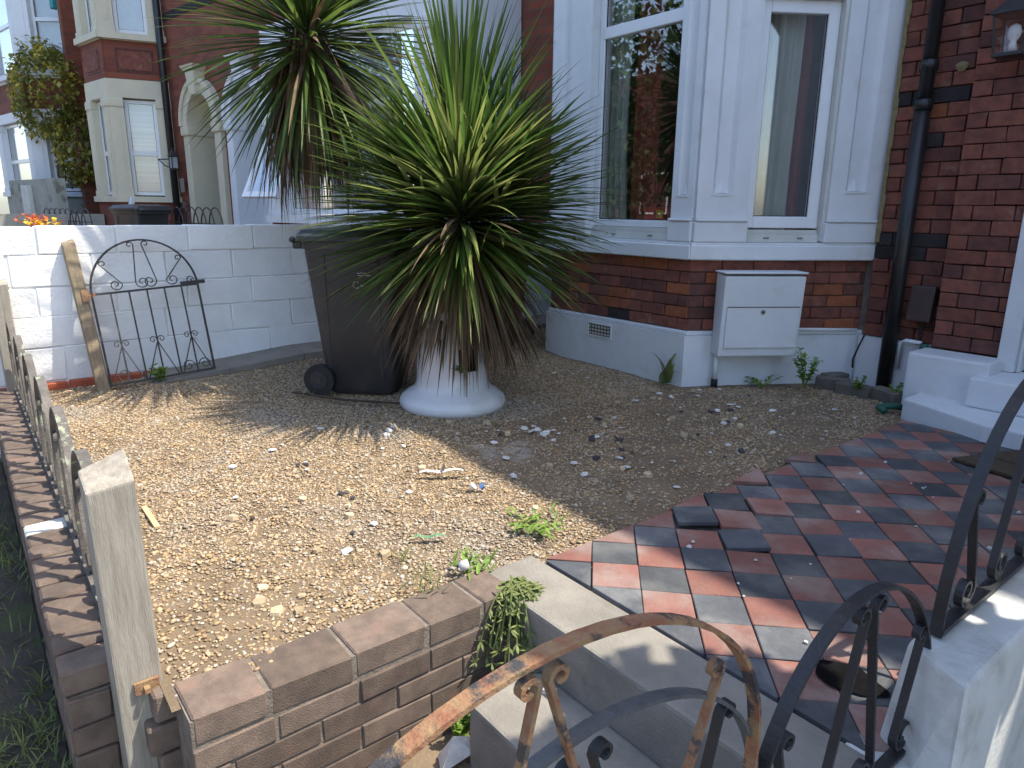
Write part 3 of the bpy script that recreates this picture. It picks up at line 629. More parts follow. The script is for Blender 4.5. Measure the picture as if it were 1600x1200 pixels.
# wall lantern by the door
ln = thing('wall_lantern', 'black wall lantern with glass panes beside the front door', 'lantern', (-1.42, 4.8, 2.05))
lx, ly = -1.605, 4.79
m = B(); m.prism([(lx-.075, ly-.075), (lx+.075, ly-.075), (lx+.075, ly+.075), (lx-.075, ly+.075)], 2.045, 2.062); m.build('base_plate', 'iron_black', ln)
m = B(); m.prism([(lx-.10, ly-.10), (lx+.10, ly-.10), (lx+.10, ly+.10), (lx-.10, ly+.10)], 2.262, 2.275); m.prism([(lx-.095, ly-.095), (lx+.095, ly-.095), (lx+.095, ly+.095), (lx-.095, ly+.095)], 2.2755, 2.36, .72); m.tube([(lx, ly, 2.35), (lx, ly, 2.41)], .012, 8); m.build('cap', 'iron_black', ln)
for a, b in ((-1, -1), (1, -1), (1, 1), (-1, 1)): B().tube([(lx+a*.068, ly+b*.068, 2.06), (lx+a*.086, ly+b*.086, 2.265)], .006, 6).build('corner_bar', 'iron_black', ln)
for a, b in ((0, -1), (0, 1), (-1, 0), (1, 0)):
    t = Vector((b, -a)) if True else 0
    V = []
    for z, r in ((2.064, .066), (2.26, .084)):
        for s in (-1, 1): V.append((lx+a*r+t.x*s*r, ly+b*r+t.y*s*r, z))
    B().add(V, [(0, 1, 3, 2)]).build('pane', 'glass', ln)
B().lathe([(0, 0), (.018, .0), (.02, .05), (.014, .06), (.03, .085), (.034, .11), (.026, .14), (.0, .155)], 14, (lx, ly, 2.063)).build('bulb', 'bulb', ln, smooth=True)
B().box(lx-.03, lx+.03, ly+.07, Yw-.10, 2.28, 2.33).build('bracket', 'iron_black', ln); B().box(lx-.05, lx+.05, Yw-.115, Yw-.10, 2.2, 2.4).build('wall_plate', 'iron_black', ln)
# drain surround
ds = thing('drain_surround', 'mossy brick surround round the foot of the drainpipe', 'drain surround', (-2.15, 4.8, 0))
for (x, y, a, l) in ((-2.34, 4.72, 25, .22), (-2.16, 4.66, 3, .22), (-1.965, 4.70, -20, .2), (-2.40, 4.86, 75, .18)): put('brick', brick_mesh(l, .085, .10, 'concrete_dark', 1), (x, y, .03), (0, 0, R(a)), ds)
# doormat
dm = thing('doormat', 'worn brown doormat on the tiles below the white step', 'doormat', (-.95, 3.95, 0))
B().prism([(-1.22, 3.76), (-.62, 3.66), (-.58, 4.10), (-1.06, 4.17)], .004, .022).build('pile', 'mat_brown', dm, bevel=.004)
B().prism([(-1.16, 3.93), (-.66, 3.84), (-.655, 3.875), (-1.14, 3.965)], .0225, .026).build('rib', 'mat_brown', dm)

# ------------------------------------------------------------------ dividing wall, its railing, the open gate
dw = thing('garden_wall', 'white rendered dividing wall with a sloping shoulder below black railings', 'wall', (-.45, 2.6, -.45))
B().hexa([(-.60, 1.53, -.45), (-.375, 1.50, -.45), (-.375, 4.55, -.45), (-.60, 4.55, -.45)], [(-.535, 1.575, .262), (-.385, 1.50, .262), (-.385, 4.55, .262), (-.535, 4.55, .262)]).build('upper_wall', 'weathered_white', dw, bevel=.02, seg=3)
B().box(-.60, -.40, .0, 1.56, -.45, -.005).build('lower_wall', 'weathered_white', dw, bevel=.015, seg=2)
def mpy(x0, y0, z0): return lambda u, z, o: (x0+o, y0+u, z0+z)
r1 = thing('railing', 'black iron railing arch where the dividing wall steps down', 'railing', (-.5, 1.25, 0))
panel(r1, mpy(-.50, .905, .005), .715, .10, .41, ('iron_black',)*4, W=.024, t=.007, tilt=.11, rr=.042)
r2 = thing('railing', 'tall black iron railing arch on top of the white dividing wall', 'railing', (-.5, 2.0, .26))
panel(r2, mpy(-.50, 1.63, .268), .90, .02, .55, ('iron_black',)*4, W=.026, t=.008, rr=.045)
r3 = thing('railing', 'second black iron railing arch nearer the front door', 'railing', (-.5, 3.0, .26))
panel(r3, mpy(-.50, 2.55, .268), .90, .02, .55, ('iron_black',)*4, W=.026, t=.008, rr=.045)
gt = thing('iron_gate', 'rusty arched iron garden gate standing open along the dividing wall', 'gate', (-.5, .45, -.2))
mg = mpy(-.50, .01, 0)
def ell(cy, a, cz, b, n=30): return [(cy-a*math.cos(math.pi*i/n), cz+b*math.sin(math.pi*i/n)) for i in range(n+1)]
B().bar([(.0, -.25)]+ell(.44, .445, .385, .345)+[(.885, -.25)], mg, .021, .007).build('outer_arch', 'iron_rust', gt)
B().bar(ell(.52, .40, .245, .338), mpy(-.512, .01, 0), .02, .006).build('inner_arch', 'iron_grey', gt)
B().bar([(0, -.20), (.9, -.20)], mg, .024, .008).build('bottom_rail', 'iron_rust', gt); B().bar([(0, .24), (.9, .24)], mg, .02, .008).build('middle_rail', 'iron_grey', gt)
for (a, b, c_, d, r, s, mt) in ((.425, .695, .33, .26, .028, -1, 'iron_peel'), (.44, .695, .57, .26, .028, 1, 'iron_peel'), (.775, .565, .66, .26, .028, -1, 'iron_peel'), (.105, .565, .24, .26, .028, 1, 'iron_rust')):
    B().bar(strut(a, b, c_, d, r, s), mg, .013, .007).build('scroll_bar', mt, gt)
for (a, b, c_, d, r, s) in ((.50, .535, .42, .26, .03, -1), (.53, .535, .61, .26, .03, 1), (.80, .46, .76, .26, .034, 1)):
    B().bar(strut(a, b, c_, d, r, s), mpy(-.512, .01, 0), .016, .006).build('scroll_bar', 'iron_black', gt)
for k in range(1, 6): B().bar([(.15*k, -.2), (.15*k, .24)], mg, .012, .012).build('bar', 'iron_rust', gt)
# dark wet stain on the tiles
st = B(); st.add([(-.70+.075*math.cos(a)*(1+.25*math.sin(2*a+1)+.12*math.sin(5*a)), 1.70+.065*math.sin(a)*(1+.15*math.cos(3*a)), .0055) for a in [k*.196 for k in range(32)]], [tuple(range(32))])
tag(st.build('oil_stain', 'oil', normals=False), 'small black oily stain on the tiles behind the railing', 'stain')

# ------------------------------------------------------------------ old gate and post leaning on the block wall
lg = thing('iron_gate', 'old arched iron gate leaning against the white block wall', 'gate', (-5.2, 1.0, 0))
def mlean(u, z, o):
    # u across, z up the gate; it leans back toward the wall and is tipped to one side
    d = .27-.215*z
    return (-5.40+d+o, .655+u+.045*(1-z)+.0*z, .035+z*.985+.055*u)
mlb = mlean
W_ = .655
B().bar([(0, 0), (0, .60)]+[(W_/2-W_/2*math.cos(math.pi*i/26), .60+.33*math.sin(math.pi*i/26)) for i in range(27)]+[(W_, 0)], mlb, .020, .011).build('outer_frame', 'iron_brown', lg)
B().bar([(0, .005), (W_, .005)], mlb, .014, .010).build('bottom_rail', 'iron_brown', lg); B().bar([(0, .60), (W_, .60)], mlb, .016, .012).build('middle_rail', 'iron_brown', lg)
for k in range(1, 6): B().bar([(W_*k/6, .0), (W_*k/6, .60)], mlb, .009, .009).build('bar', 'iron_brown' if k != 1 else 'iron_old', lg)
for (a, b, c_, d, r, s) in ((.30, .90, .27, .61, .042, -1), (.35, .90, .40, .61, .042, 1), (.075, .79, .19, .61, .040, 1), (.58, .79, .46, .61, .040, -1)):
    B().bar(strut(a, b, c_, d, r, s), mlb, .009, .006).build('scroll', 'iron_brown', lg)
B().bar(spiral(.61, .635, .026, 0, 1.2), mlb, .009, .006).build('scroll', 'iron_brown', lg)
for cx, mt in ((W_/6, 'iron_old'), (W_/2, 'iron_brown'), (W_*5/6, 'iron_brown')):
    for s in (-1, 1):
        B().bar([(cx, .25), (cx+s*.095, .01)], mlb, .008, .006).build('brace', mt, lg)
        B().bar([(cx, .22)]+spiral(cx+s*.026, .262, .024, math.pi if s > 0 else 0, -s*1.2, 14), mlb, .008, .005).build('scroll', mt, lg)
for s in (-1, 1): B().bar(spiral(W_*5/6+s*.055, .05, .042, math.pi if s > 0 else 0, -s*1.3), mlb, .008, .005).build('scroll', 'iron_brown', lg)
B().bar(spiral(.09, .05, .045, 0, 1.4), mlb, .008, .005).build('scroll', 'iron_old', lg)
B().bar([(W_-.11, .615), (W_+.05, .615)], mlb, .016, .024).build('latch', 'iron_brown', lg)
h = B(); h.bar([(-.035, .56), (-.035, .64)], mlb, .02, .04); h.bar([(-.05, .60), (.02, .60)], mlb, .02, .02); h.build('hinge', 'iron_rust', lg)
lp = thing('timber_post', 'grey timber post leaning against the white block wall by the old gate', 'post', (-5.2, .66, 0))
B().hexa([(-5.19, .625, -.06), (-5.12, .625, -.06), (-5.12, .70, -.06), (-5.19, .70, -.06)], [(-5.395, .555, .955), (-5.325, .555, .945), (-5.325, .63, .955), (-5.395, .63, .985)]).build('timber', 'wood_old', lp, bevel=.006)

# ------------------------------------------------------------------ wheelie bins
def bin_(name, label, pos, ang, mat, lid, group=None, s=1.0, wheels=True, text=False):
    t = thing(name, label, 'wheelie bin', pos, group)
    T = Matrix.Translation(Vector(pos)) @ Matrix.Rotation(ang, 4, 'Z') @ Matrix.Scale(s, 4)
    def rr(hx, hy, z, cx=0, r=.06, n=5):
        o = []
        for qx, qy, a0 in ((1, 1, 0), (-1, 1, 90), (-1, -1, 180), (1, -1, 270)):
            for k in range(n):
                a = R(a0+90*k/(n-1)); o.append((cx+qx*(hx-r)+r*math.cos(a), qy*(hy-r)+r*math.sin(a), z))
        return o
    lv = [rr(.21, .20, .0, .02), rr(.225, .215, .03, .02), rr(.255, .235, .35, .015), rr(.30, .262, .90, .0), rr(.302, .264, .93, .0), rr(.318, .28, .932, .0), rr(.318, .28, .975, .0)]
    n = len(lv[0]); m = B(T); m.add([p for l in lv for p in l], [(i*n+k, i*n+(k+1) % n, (i+1)*n+(k+1) % n, (i+1)*n+k) for i in range(len(lv)-1) for k in range(n)]+[tuple(range(n))[::-1]])
    body = m.build('body', mat, t, smooth=True, normals=True)
    em = body.modifiers.new('e', 'EDGE_SPLIT'); em.split_angle = R(40)
    m = B(T); ll = [rr(.335, .295, .976, -.005), rr(.34, .30, .982, -.005), rr(.338, .298, 1.010, -.005), rr(.30, .265, 1.045, -.02), rr(.18, .17, 1.06, -.03)]
    m.add([p for l in ll for p in l], [(i*n+k, i*n+(k+1) % n, (i+1)*n+(k+1) % n, (i+1)*n+k) for i in range(len(ll)-1) for k in range(n)]+[tuple(range(n))[::-1], tuple(range(4*n, 5*n))])
    lo = m.build('lid', lid, t, smooth=True); lo.modifiers.new('e', 'EDGE_SPLIT').split_angle = R(35)
    B(T).tube([(-.36, -.25, .985), (-.39, -.2, .985), (-.39, .2, .985), (-.36, .25, .985)], .018, 8).build('handle', mat, t, smooth=True)
    for xx in (-.17, .17):
        for sy in (-1, 1): B(T).hexa([(xx-.012, sy*.226, .12), (xx+.012, sy*.226, .12), (xx+.012, sy*.218, .12), (xx-.012, sy*.218, .12)], [(xx-.012, sy*.268, .90), (xx+.012, sy*.268, .90), (xx+.012, sy*.255, .90), (xx-.012, sy*.255, .90)]).build('rib', mat, t, bevel=.003)
    B(T).box(-.37, -.31, -.24, .24, .93, .975).build('hinge_block', mat, t, bevel=.008)
    if wheels:
        for sy in (-1, 1):
            w0 = B(T).tube([(-.235, sy*.215, .10), (-.235, sy*.275, .10)], .10, 24).build('wheel', 'rubber', t, smooth=False)
            B(T).tube([(-.235, sy*.272, .10), (-.235, sy*.281, .10)], .058, 20).build('hub', mat, w0); B(T).tube([(-.235, sy*.278, .10), (-.235, sy*.287, .10)], .02, 12).build('cap', 'bin_lid', w0)
        B(T).tube([(-.235, -.22, .10), (-.235, .22, .10)], .013, 8).build('axle', 'iron_black', t)
    if text:
        e = B(T)
        def mt(u, z, o): 
            y = -(.235+.027*(z-.35)/.55)-.0035-.0*o
            return (u, y+o, z)
        for k in range(2):   # faded ring emblem and worn lettering
            e.bar([(.035+.020*math.cos(a), .715+.020*math.sin(a)) for a in [R(40+k_*14) for k_ in range(21)]], mt, .002, .005)
        for (a, b, z) in ((.058, .085, .716), (.06, .085, .708), (.045, .06, .788), (.066, .08, .79), (.086, .10, .79), (.11, .125, .793), (.05, .13, .775)): e.bar([(a, z), (b, z)], mt, .002, .004)
        e.build('print', 'print_white', body)
    return t
B1 = bin_('wheelie_bin', 'dark grey wheelie bin standing on the gravel behind the spiky plant', (-4.24, 2.10, .012), R(46), 'bin_plastic', 'bin_lid', text=True)
B2 = bin_('wheelie_bin', 'dark brown wheelie bin in the corner beside the bay', (-4.86, 3.62, .06), R(-150), 'bin_brown', 'bin_brown', s=.93)

# ------------------------------------------------------------------ white pot and the cabbage palm
px_, py_ = -3.60, 2.37
pt = thing('plant_pot', 'white glazed chimney pot used as a planter with a square hole', 'pot', (px_, py_, 0))
prof = [(0, -.02), (.325, -.02), (.335, .015), (.328, .045), (.295, .075), (.245, .105), (.228, .14), (.222, .2), (.212, .40), (.208, .55), (.225, .56), (.228, .60), (.20, .605), (.19, .56), (.19, .40), (0, .40)]
n = 64; hole = []
V = [(px_+r*math.cos(2*math.pi*k/n), py_+r*math.sin(2*math.pi*k/n), z) for r, z in prof for k in range(n)]
m = B(); extra = [(.2215, .24), (.2135, .38)]
prof2 = prof[:8]+extra+prof[8:]
hk = math.atan2(-2.0, 3.60); kc = int(round((math.atan2(-py_, -px_)+R(24)) / (2*math.pi)*n)) % n
V = [(px_+r*math.cos(2*math.pi*k/n), py_+r*math.sin(2*math.pi*k/n), z) for r, z in prof2 for k in range(n)]
Fs = []
for i in range(len(prof2)-1):
    for k in range(n):
        if i == 8 and (k-kc) % n in (0, 1, 2, n-1, n-2, 3): continue
        Fs.append((i*n+k, i*n+(k+1) % n, (i+1)*n+(k+1) % n, (i+1)*n+k))
m.add(V, Fs); pb = m.build('body', 'pot_glaze', pt, smooth=True)
B().tube([(px_, py_, .02), (px_, py_, .56)], .15, 20).build('soil_plug', 'earth', pt)
def leafmesh(e0, droop, L, wd, mat, n=9, fold=.22, name='leaf', twist=0):
    V = []; p = Vector((0, 0, 0))
    for i in range(n+1):
        t = i/n; a = e0-droop*t**1.6; d = Vector((math.cos(a), 0, math.sin(a))); nn = Vector((-math.sin(a), 0, math.cos(a)))
        w_ = wd*(.55+.45*min(1, t/.3))*(1 if t < .45 else max(.02, 1-((t-.45)/.55)**1.5)); tw = twist*t
        sd = Vector((0, math.cos(tw), 0))+nn*math.sin(tw)
        V += [p-sd*w_/2+nn*fold*w_/2, p-nn*fold*w_*.2, p+sd*w_/2+nn*fold*w_/2]; p = p+d*L/n
    return V, [f for i in range(n) for f in ((3*i, 3*i+3, 3*i+4, 3*i+1), (3*i+1, 3*i+4, 3*i+5, 3*i+2))]
pl = thing('cabbage_palm', 'two-headed spiky cabbage palm growing out of the white pot', 'palm', (px_, py_, .4))
H1 = Vector((-3.585, 2.44, 0)); H2 = Vector((-4.66, 1.99, 0))
B().tube([(px_, py_, .45), (-3.59, 2.40, .9), (-3.585, 2.44, 1.42)], [.075, .07, .045], 10).build('trunk', 'trunk', pl, smooth=True)
for dx, dy in ((.10, .20), (-.16, -.16)): B().tube([(-3.59, 2.40, .78), (-3.585+dx*.7, 2.44+dy*.7, .98), (-3.585+dx, 2.44+dy, 1.3)], [.05, .045, .03], 8).build('side_stem', 'trunk', pl, smooth=True)
B().tube([(px_-.05, py_-.02, .5), (-3.78, 2.29, 1.05), (-4.12, 2.15, 1.65), (-4.50, 2.04, 2.12), (-4.65, 1.99, 2.36)], [.065, .06, .055, .05, .04], 10).build('trunk', 'trunk', pl, smooth=True)
LM = {}
def shared_leaf(e, dr, mat, var):
    key = (e, dr, mat, var)
    if key not in LM:
        b = MB(); v, f = leafmesh(R(e), R(dr), 1.0, .027+.006*var, mat, twist=[-.5, 0, .5][var]); b.add(v, f)
        LM[key] = b.mesh('leaf', mat, smooth=True, normals=False)[0]
    return LM[key]
lq = random.Random(12)
leaves = []     # (base, elev, droop, length, azimuth, kind)
def crown(ctr, z0, z1, N, e_lo, e_hi, L, rad, dead, seed, pexp=1.0):
    r_ = random.Random(seed)
    for k in range(N):
        f = (k+r_.random())/N; az = k*2.39996+r_.uniform(-.25, .25)
        e = e_lo+(e_hi-e_lo)*f**pexp+r_.uniform(-9, 9); e = min(e, 88)
        ln_ = L*(1-.12*abs(f-.5))*r_.uniform(.78, 1.1); dr = r_.uniform(4, 26) if e < 55 else r_.uniform(2, 14)
        z = z0+(z1-z0)*f
        base = Vector((ctr.x+rad*math.cos(az)*(1-f*.6), ctr.y+rad*math.sin(az)*(1-f*.6), z))
        isdead = f < dead*r_.uniform(.6, 1.4); brown = e < 10 and r_.random() < .07
        leaves.append((base, e if not isdead else r_.uniform(-82, -52), dr, ln_*(.95 if isdead else 1), az, 'dead' if isdead or brown else ('pale' if r_.random() < (.16 if e > 50 else .5) else 'green')))
crown(H1, .98, 1.32, 1050, -30, 46, .90, .085, .05, 1, 1.0)          # dense lower ball
crown(H1+Vector((.0, .0, 0)), 1.24, 1.52, 230, 20, 89, .98, .05, 0, 3, .75)   # upright top tuft
crown(H1+Vector((.10, .20, 0)), 1.10, 1.38, 150, -10, 80, .80, .045, 0, 4, .9)   # side shoot toward the bay
crown(H1+Vector((-.16, -.16, 0)), 1.08, 1.30, 130, -5, 78, .66, .045, 0, 5, .9)  # side shoot toward the street
crown(H2, 2.05, 2.44, 620, -80, 80, .92, .055, .03, 2, .95)
order = sorted(range(len(leaves)), key=lambda i: (leaves[i][5] == 'dead', -((leaves[i][0].x+math.cos(leaves[i][4])*.5)*.78-(leaves[i][0].y+math.sin(leaves[i][4])*.5)*.62)))
solo = set(order[:300]); gm = B(); dmm = B()
for i, (b, e, dr, L, az, kd) in enumerate(leaves):
    if i in solo:
        me = shared_leaf(int(round(e/6)*6), int(round(dr/8)*8), 'leaf_dead' if kd == 'dead' else 'leaf_pale' if kd == 'pale' else 'leaf_green', lq.randrange(3))
        put('leaf', me, b, (0, 0, az), pl, (L, L*lq.uniform(.75, 1.05)*(1.65 if b.z > 1.9 else 1), L))
    else:
        v, f = leafmesh(R(e), R(dr), L, lq.uniform(.022, .036), '', twist=lq.uniform(-.6, .6)); T = Matrix.Translation(b) @ Matrix.Rotation(az, 4, 'Z')
        t_ = (dmm if kd == 'dead' else gm); t_.add([T @ p for p in v], f)
# dead skirts hanging below each head, thin and matted
for (ctr, z0, N, L0, L1, sp) in ((H1, .98, 1300, .48, .84, 16), (H2, 2.20, 520, .60, 1.10, 7)):
    for k in range(N):
        az = lq.uniform(0, 6.283); e = -90+abs(lq.gauss(0, sp))+lq.uniform(2, 8+sp); rr_ = .07*lq.random()**.5
        b = Vector((ctr.x+(.05+rr_)*math.cos(az), ctr.y+(.05+rr_)*math.sin(az), z0+lq.uniform(-.15, .12)))
        v, f = leafmesh(R(min(e, -48)), R(lq.uniform(5, 25)), lq.uniform(L0, L1), lq.uniform(.008, .024), '', n=6, twist=lq.uniform(-1.5, 1.5)); T = Matrix.Translation(b) @ Matrix.Rotation(az, 4, 'Z')
        dmm.add([T @ p for p in v], f)
tag(gm.build('leaves', 'leaf_mass', pl, smooth=True, normals=False), kind='stuff'); tag(dmm.build('dead_leaves', 'dead_mass', pl, smooth=True, normals=False), kind='stuff')

# ------------------------------------------------------------------ weeds
def weed(label, pos, N, L, wd, elo, ehi, mat='weed_green', seed=1, spread=.05, n=4, stems=0):
    r_ = random.Random(seed); m = B()
    for k in range(N):
        az = r_.uniform(0, 6.283); v, f = leafmesh(R(r_.uniform(elo, ehi)), R(r_.uniform(10, 60)), L*r_.uniform(.5, 1.1), wd*r_.uniform(.6, 1.2), '', n=n, twist=r_.uniform(-.5, .5))
        T = Matrix.Translation(Vector(pos)+Vector((r_.gauss(0, spread), r_.gauss(0, spread), r_.uniform(0, .01)))) @ Matrix.Rotation(az, 4, 'Z'); m.add([T @ p for p in v], f)
    t = thing('weed', label, 'weed', pos)
    m.build('leaves', mat, t, normals=False)
    return t
def bushy(label, pos, h, N, lw, seed, mat='weed_green', stems=3, wid=.05):
    """a small plant of upright stems with round leaflets"""
    r_ = random.Random(seed); t = thing('weed', label, 'weed', pos); m = B(); p0 = Vector(pos)
    for s in range(stems):
        a = r_.uniform(0, 6.28); tip = p0+Vector((math.cos(a)*wid, math.sin(a)*wid, h*r_.uniform(.7, 1))); B().tube([p0, (p0+tip)/2+Vector((.01, 0, .01)), tip], .003, 5).build('stem', mat, t)
        for k in range(N//stems):
            c_ = p0.lerp(tip, r_.uniform(.25, 1)); T = Matrix.Translation(c_) @ Matrix.Rotation(r_.uniform(0, 6.28), 4, 'Z') @ Matrix.Rotation(r_.uniform(-.9, .5), 4, 'Y')
            l = lw*r_.uniform(.6, 1.2); m.add([T @ Vector(p) for p in ((0, 0, 0), (l*.5, l*.4, .004), (l, 0, 0), (l*.5, -l*.4, .004))], [(0, 1, 2), (0, 2, 3)])
    m.build('leaves', mat, t, normals=False); return t
weed('low leafy weed in the gravel next to the tiles', (-1.90, 1.62, .0), 60, .065, .014, 5, 40, seed=2, spread=.055)
weed('bright weed tuft at the end of the low brick wall', (-1.79, 1.26, .0), 30, .07, .014, 10, 60, seed=3, spread=.035)
weed('thin grass tuft growing behind the low brick wall', (-1.80, 1.07, .0), 26, .07, .006, 15, 70, 'weed_dull', seed=4, spread=.04)
weed('little grass tuft alone in the gravel near the brick wall', (-1.98, 1.08, .0), 14, .06, .006, 20, 70, 'weed_dull', seed=14, spread=.02)
weed('dandelion-like weed with jagged upright leaves by the plinth', (-3.12, 3.86, .0), 9, .24, .045, 55, 82, 'weed_dull', seed=5, spread=.02, n=6)
bushy('light green weed against the white plinth by the drain', (-2.42, 4.48, .02), .27, 150, .04, 6, wid=.08, stems=8)
bushy('small weed growing out of the mossy drain surround', (-2.12, 4.60, .05), .1, 60, .03, 7, stems=5)
bushy('small weed at the foot of the green pipe', (-1.90, 4.68, .02), .1, 50, .03, 8, stems=4)
bushy('low weeds along the plinth under the meter box', (-2.66, 4.36, .0), .06, 60, .03, 9, stems=7, wid=.16)
bushy('green weed growing at the foot of the leaning gate', (-5.14, 1.0, .02), .13, 80, .04, 10, stems=6, wid=.07)
bushy('two-leaved seedling in the hole of the white pot', (px_+.235, py_-.10, .24), .05, 10, .06, 11, stems=2, wid=.03, mat='weed_dull')
bushy('bright weed at the foot of the brick wall by the steps', (-1.53, 1.03, -.40), .12, 70, .03, 12, stems=5, wid=.05)
bushy('little green weed at the foot of the white dividing wall', (-.63, 1.22, -.18), .06, 40, .03, 13, stems=4, wid=.04)
weed('sparse grass in the shaded gravel near the block wall', (-4.75, 1.28, .02), 30, .05, .005, 15, 70, 'weed_dull', seed=21, spread=.07)
weed('few grass blades beside the grey bin', (-4.25, 1.72, .01), 14, .06, .005, 30, 80, 'weed_dull', seed=22, spread=.03)
# trailing weed hanging over the wall end by the step
hw = thing('weed', 'stringy green weed hanging down between the brick wall and the step', 'weed', (-1.60, 1.27, 0)); r_ = random.Random(3); mm = B()
for k in range(30):
    a = r_.uniform(-1.5, .5); L = r_.uniform(.9, 1.7); p = Vector((-1.60+r_.uniform(-.03, .03), 1.29+r_.uniform(-.03, .02), .008)); pts_ = [p.copy()]
    for i in range(8): p = p+Vector((math.cos(a)*.013, math.sin(a)*.013, .012-.0075*i))*L; pts_.append(p.copy())
    B().tube(pts_, .0026, 5).build('stem', 'weed_dull', hw)
    for c_ in pts_[1:]:
        for z in range(5):
            T = Matrix.Translation(c_) @ Matrix.Rotation(r_.uniform(0, 6.28), 4, 'Z') @ Matrix.Rotation(r_.uniform(-.2, 1.3), 4, 'Y'); l = r_.uniform(.02, .042); mm.add([T @ Vector(q_) for q_ in ((0, 0, 0), (l*.5, l*.14, .0), (l, 0, 0), (l*.5, -l*.14, .0))], [(0, 1, 2), (0, 2, 3)])
mm.build('leaves', 'weed_dull', hw, normals=False)
# grass on the verge outside the front wall
gv = B(); r_ = random.Random(9)
for k in range(5200):
    x = -1.6-4.5*r_.random()**1.3; y = r_.uniform(-.5, .06)
    if math.sin(x*3.1+1)+math.sin(y*9+x*2)*.8 < -.1 and r_.random() < .8: continue
    v, f = leafmesh(R(r_.uniform(25, 80)), R(r_.uniform(10, 60)), r_.uniform(.03, .11), .005, '', n=3); T = Matrix.Translation((x, y, -.405)) @ Matrix.Rotation(r_.uniform(0, 6.28), 4, 'Z'); gv.add([T @ p for p in v], f)
tag(gv.build('verge_grass', 'weed_dull', normals=False), 'short grass on the dark strip outside the front wall', 'grass', kind='stuff')

# ------------------------------------------------------------------ litter and rubble on the gravel
def chip(name, label, pos, s, mat, seed, group=None, cat='rubble', flat=.25, yaw=None, ln=1.):
    r_ = random.Random(seed); n = r_.choice((5, 6, 7)); pl_ = []
    for k in range(n): a = 2*math.pi*k/n+r_.uniform(-.3, .3); pl_.append((ln*s*math.cos(a)*r_.uniform(.6, 1), s*math.sin(a)*r_.uniform(.55, 1)))
    m = MB(Matrix.Translation(Vector(pos)) @ Matrix.Rotation(r_.uniform(0, 6.28) if yaw is None else yaw, 4, 'Z') @ Matrix.Rotation(r_.uniform(-.2, .2), 4, 'X') @ Matrix.Rotation(r_.uniform(-.2, .2), 4, 'Y'))
    m.prism(pl_, -s*flat/2, s*flat/2, .15)
    return tag(m.build(name, mat), label, cat, group)
r_ = random.Random(31); gp_ = 'white plaster chips strewn over the gravel'
spots = [(-2.9, 2.55, 5), (-2.95, 2.62, 4)]
cl = [(-2.82+r_.gauss(0, .09), 2.42+r_.gauss(0, .06)) for k in range(16)]
cl += [(r_.uniform(-3.0, -1.85), r_.uniform(2.0, 4.2)) for k in range(46)]
cl += [(r_.uniform(-3.6, -2.0), r_.uniform(.6, 2.0)) for k in range(20)]
cl += [(-3.75+r_.gauss(0, .12), 3.55+r_.gauss(0, .12)) for k in range(6)]
for k, (x, y) in enumerate(cl):
    if in_bay(x, y): continue
    lab, grp = (('white plaster chip in the scatter of chips beside the white pot', 'plaster chips beside the pot') if k < 16 else ('white plaster chip on the shaded gravel between bay and tiles', 'plaster chips between bay and tiles') if k < 62 else
        ('white plaster chip on the open gravel inside the front wall', 'plaster chips inside the front wall') if k < 82 else ('white plaster chip on the gravel near the brown bin', 'plaster chips near the brown bin'))
    chip('plaster_chip', lab, (x, y, gz(x, y)+.012), r_.choice((.010, .014, .02, .028)), 'chip_white', 100+k, grp, 'plaster chip')
for k in range(34):
    x, y = r_.uniform(-3.4, -1.85), r_.uniform(.5, 4.0)
    if in_bay(x, y): continue
    chip('stone', 'pale tan stone larger than the gravel around it', (x, y, gz(x, y)+.012), r_.choice((.016, .022, .028)), 'stone_tan', 300+k, 'larger stones among the gravel', 'stone', .6)
for (x, y, s) in ((-1.93, .62, .04), (-2.02, .60, .034), (-1.90, .68, .028), (-2.1, .64, .026), (-1.98, .72, .022)):
    chip('stone', 'broken pale stone in the sandy patch behind the brick wall', (x, y, gz(x, y)+.010), s*.9, 'stone_tan', int(x*-1000), 'broken stones in the sandy patch', 'stone', .3)
for k in range(22):
    x, y = r_.uniform(-2.9, -1.9), r_.uniform(2.1, 4.1)
    chip('shard', 'dark slate shard lying in the shaded gravel', (x, y, gz(x, y)+.012), r_.choice((.014, .02, .028)), 'shard_dark', 500+k, 'dark shards in the shaded gravel', 'shard')
for k in range(7): chip('shard', 'dark slate shard lying in the sunlit gravel', (x := r_.uniform(-3.1, -2.0), y := r_.uniform(.6, 1.7), gz(x, y)+.014), r_.choice((.014, .02)), 'shard_dark', 560+k, 'dark shards in the sunlit gravel', 'shard')
wr = thing('wrapper', 'torn white and purple wrapper lying on the sunny gravel', 'wrapper', (-2.55, 1.62, .02))
def ribbon(m, a, b, w_, z, k): 
    a, b = Vector(a), Vector(b); d = (b-a); s_ = Vector((-d.y, d.x)).normalized()*w_/2
    m.add([(*(a+d*i/6+s_*sg*(1-.4*abs(i-3)/3)), z+.006*math.sin(i*1.7+k)) for i in range(7) for sg in (-1, 1)], [(2*i, 2*i+1, 2*i+3, 2*i+2) for i in range(6)])
m = B(); ribbon(m, (-2.62, 1.54), (-2.53, 1.72), .03, .024, 0); m.build('foil', 'chip_white', wr, normals=False)
m = B(); ribbon(m, (-2.68, 1.46), (-2.51, 1.78), .006, .014, 1); m.build('strip', 'shard_dark', wr, normals=False)
m = B(); ribbon(m, (-2.60, 1.66), (-2.55, 1.62), .014, .034, 2); m.build('twist', 'shard_dark', wr, normals=False)
m = B(); ribbon(m, (-2.09, 1.19), (-2.03, 1.30), .022, .014, 0); tag(m.build('plastic_strip', 'green_strip', normals=False), 'faded green plastic strip lying on the gravel', 'litter')
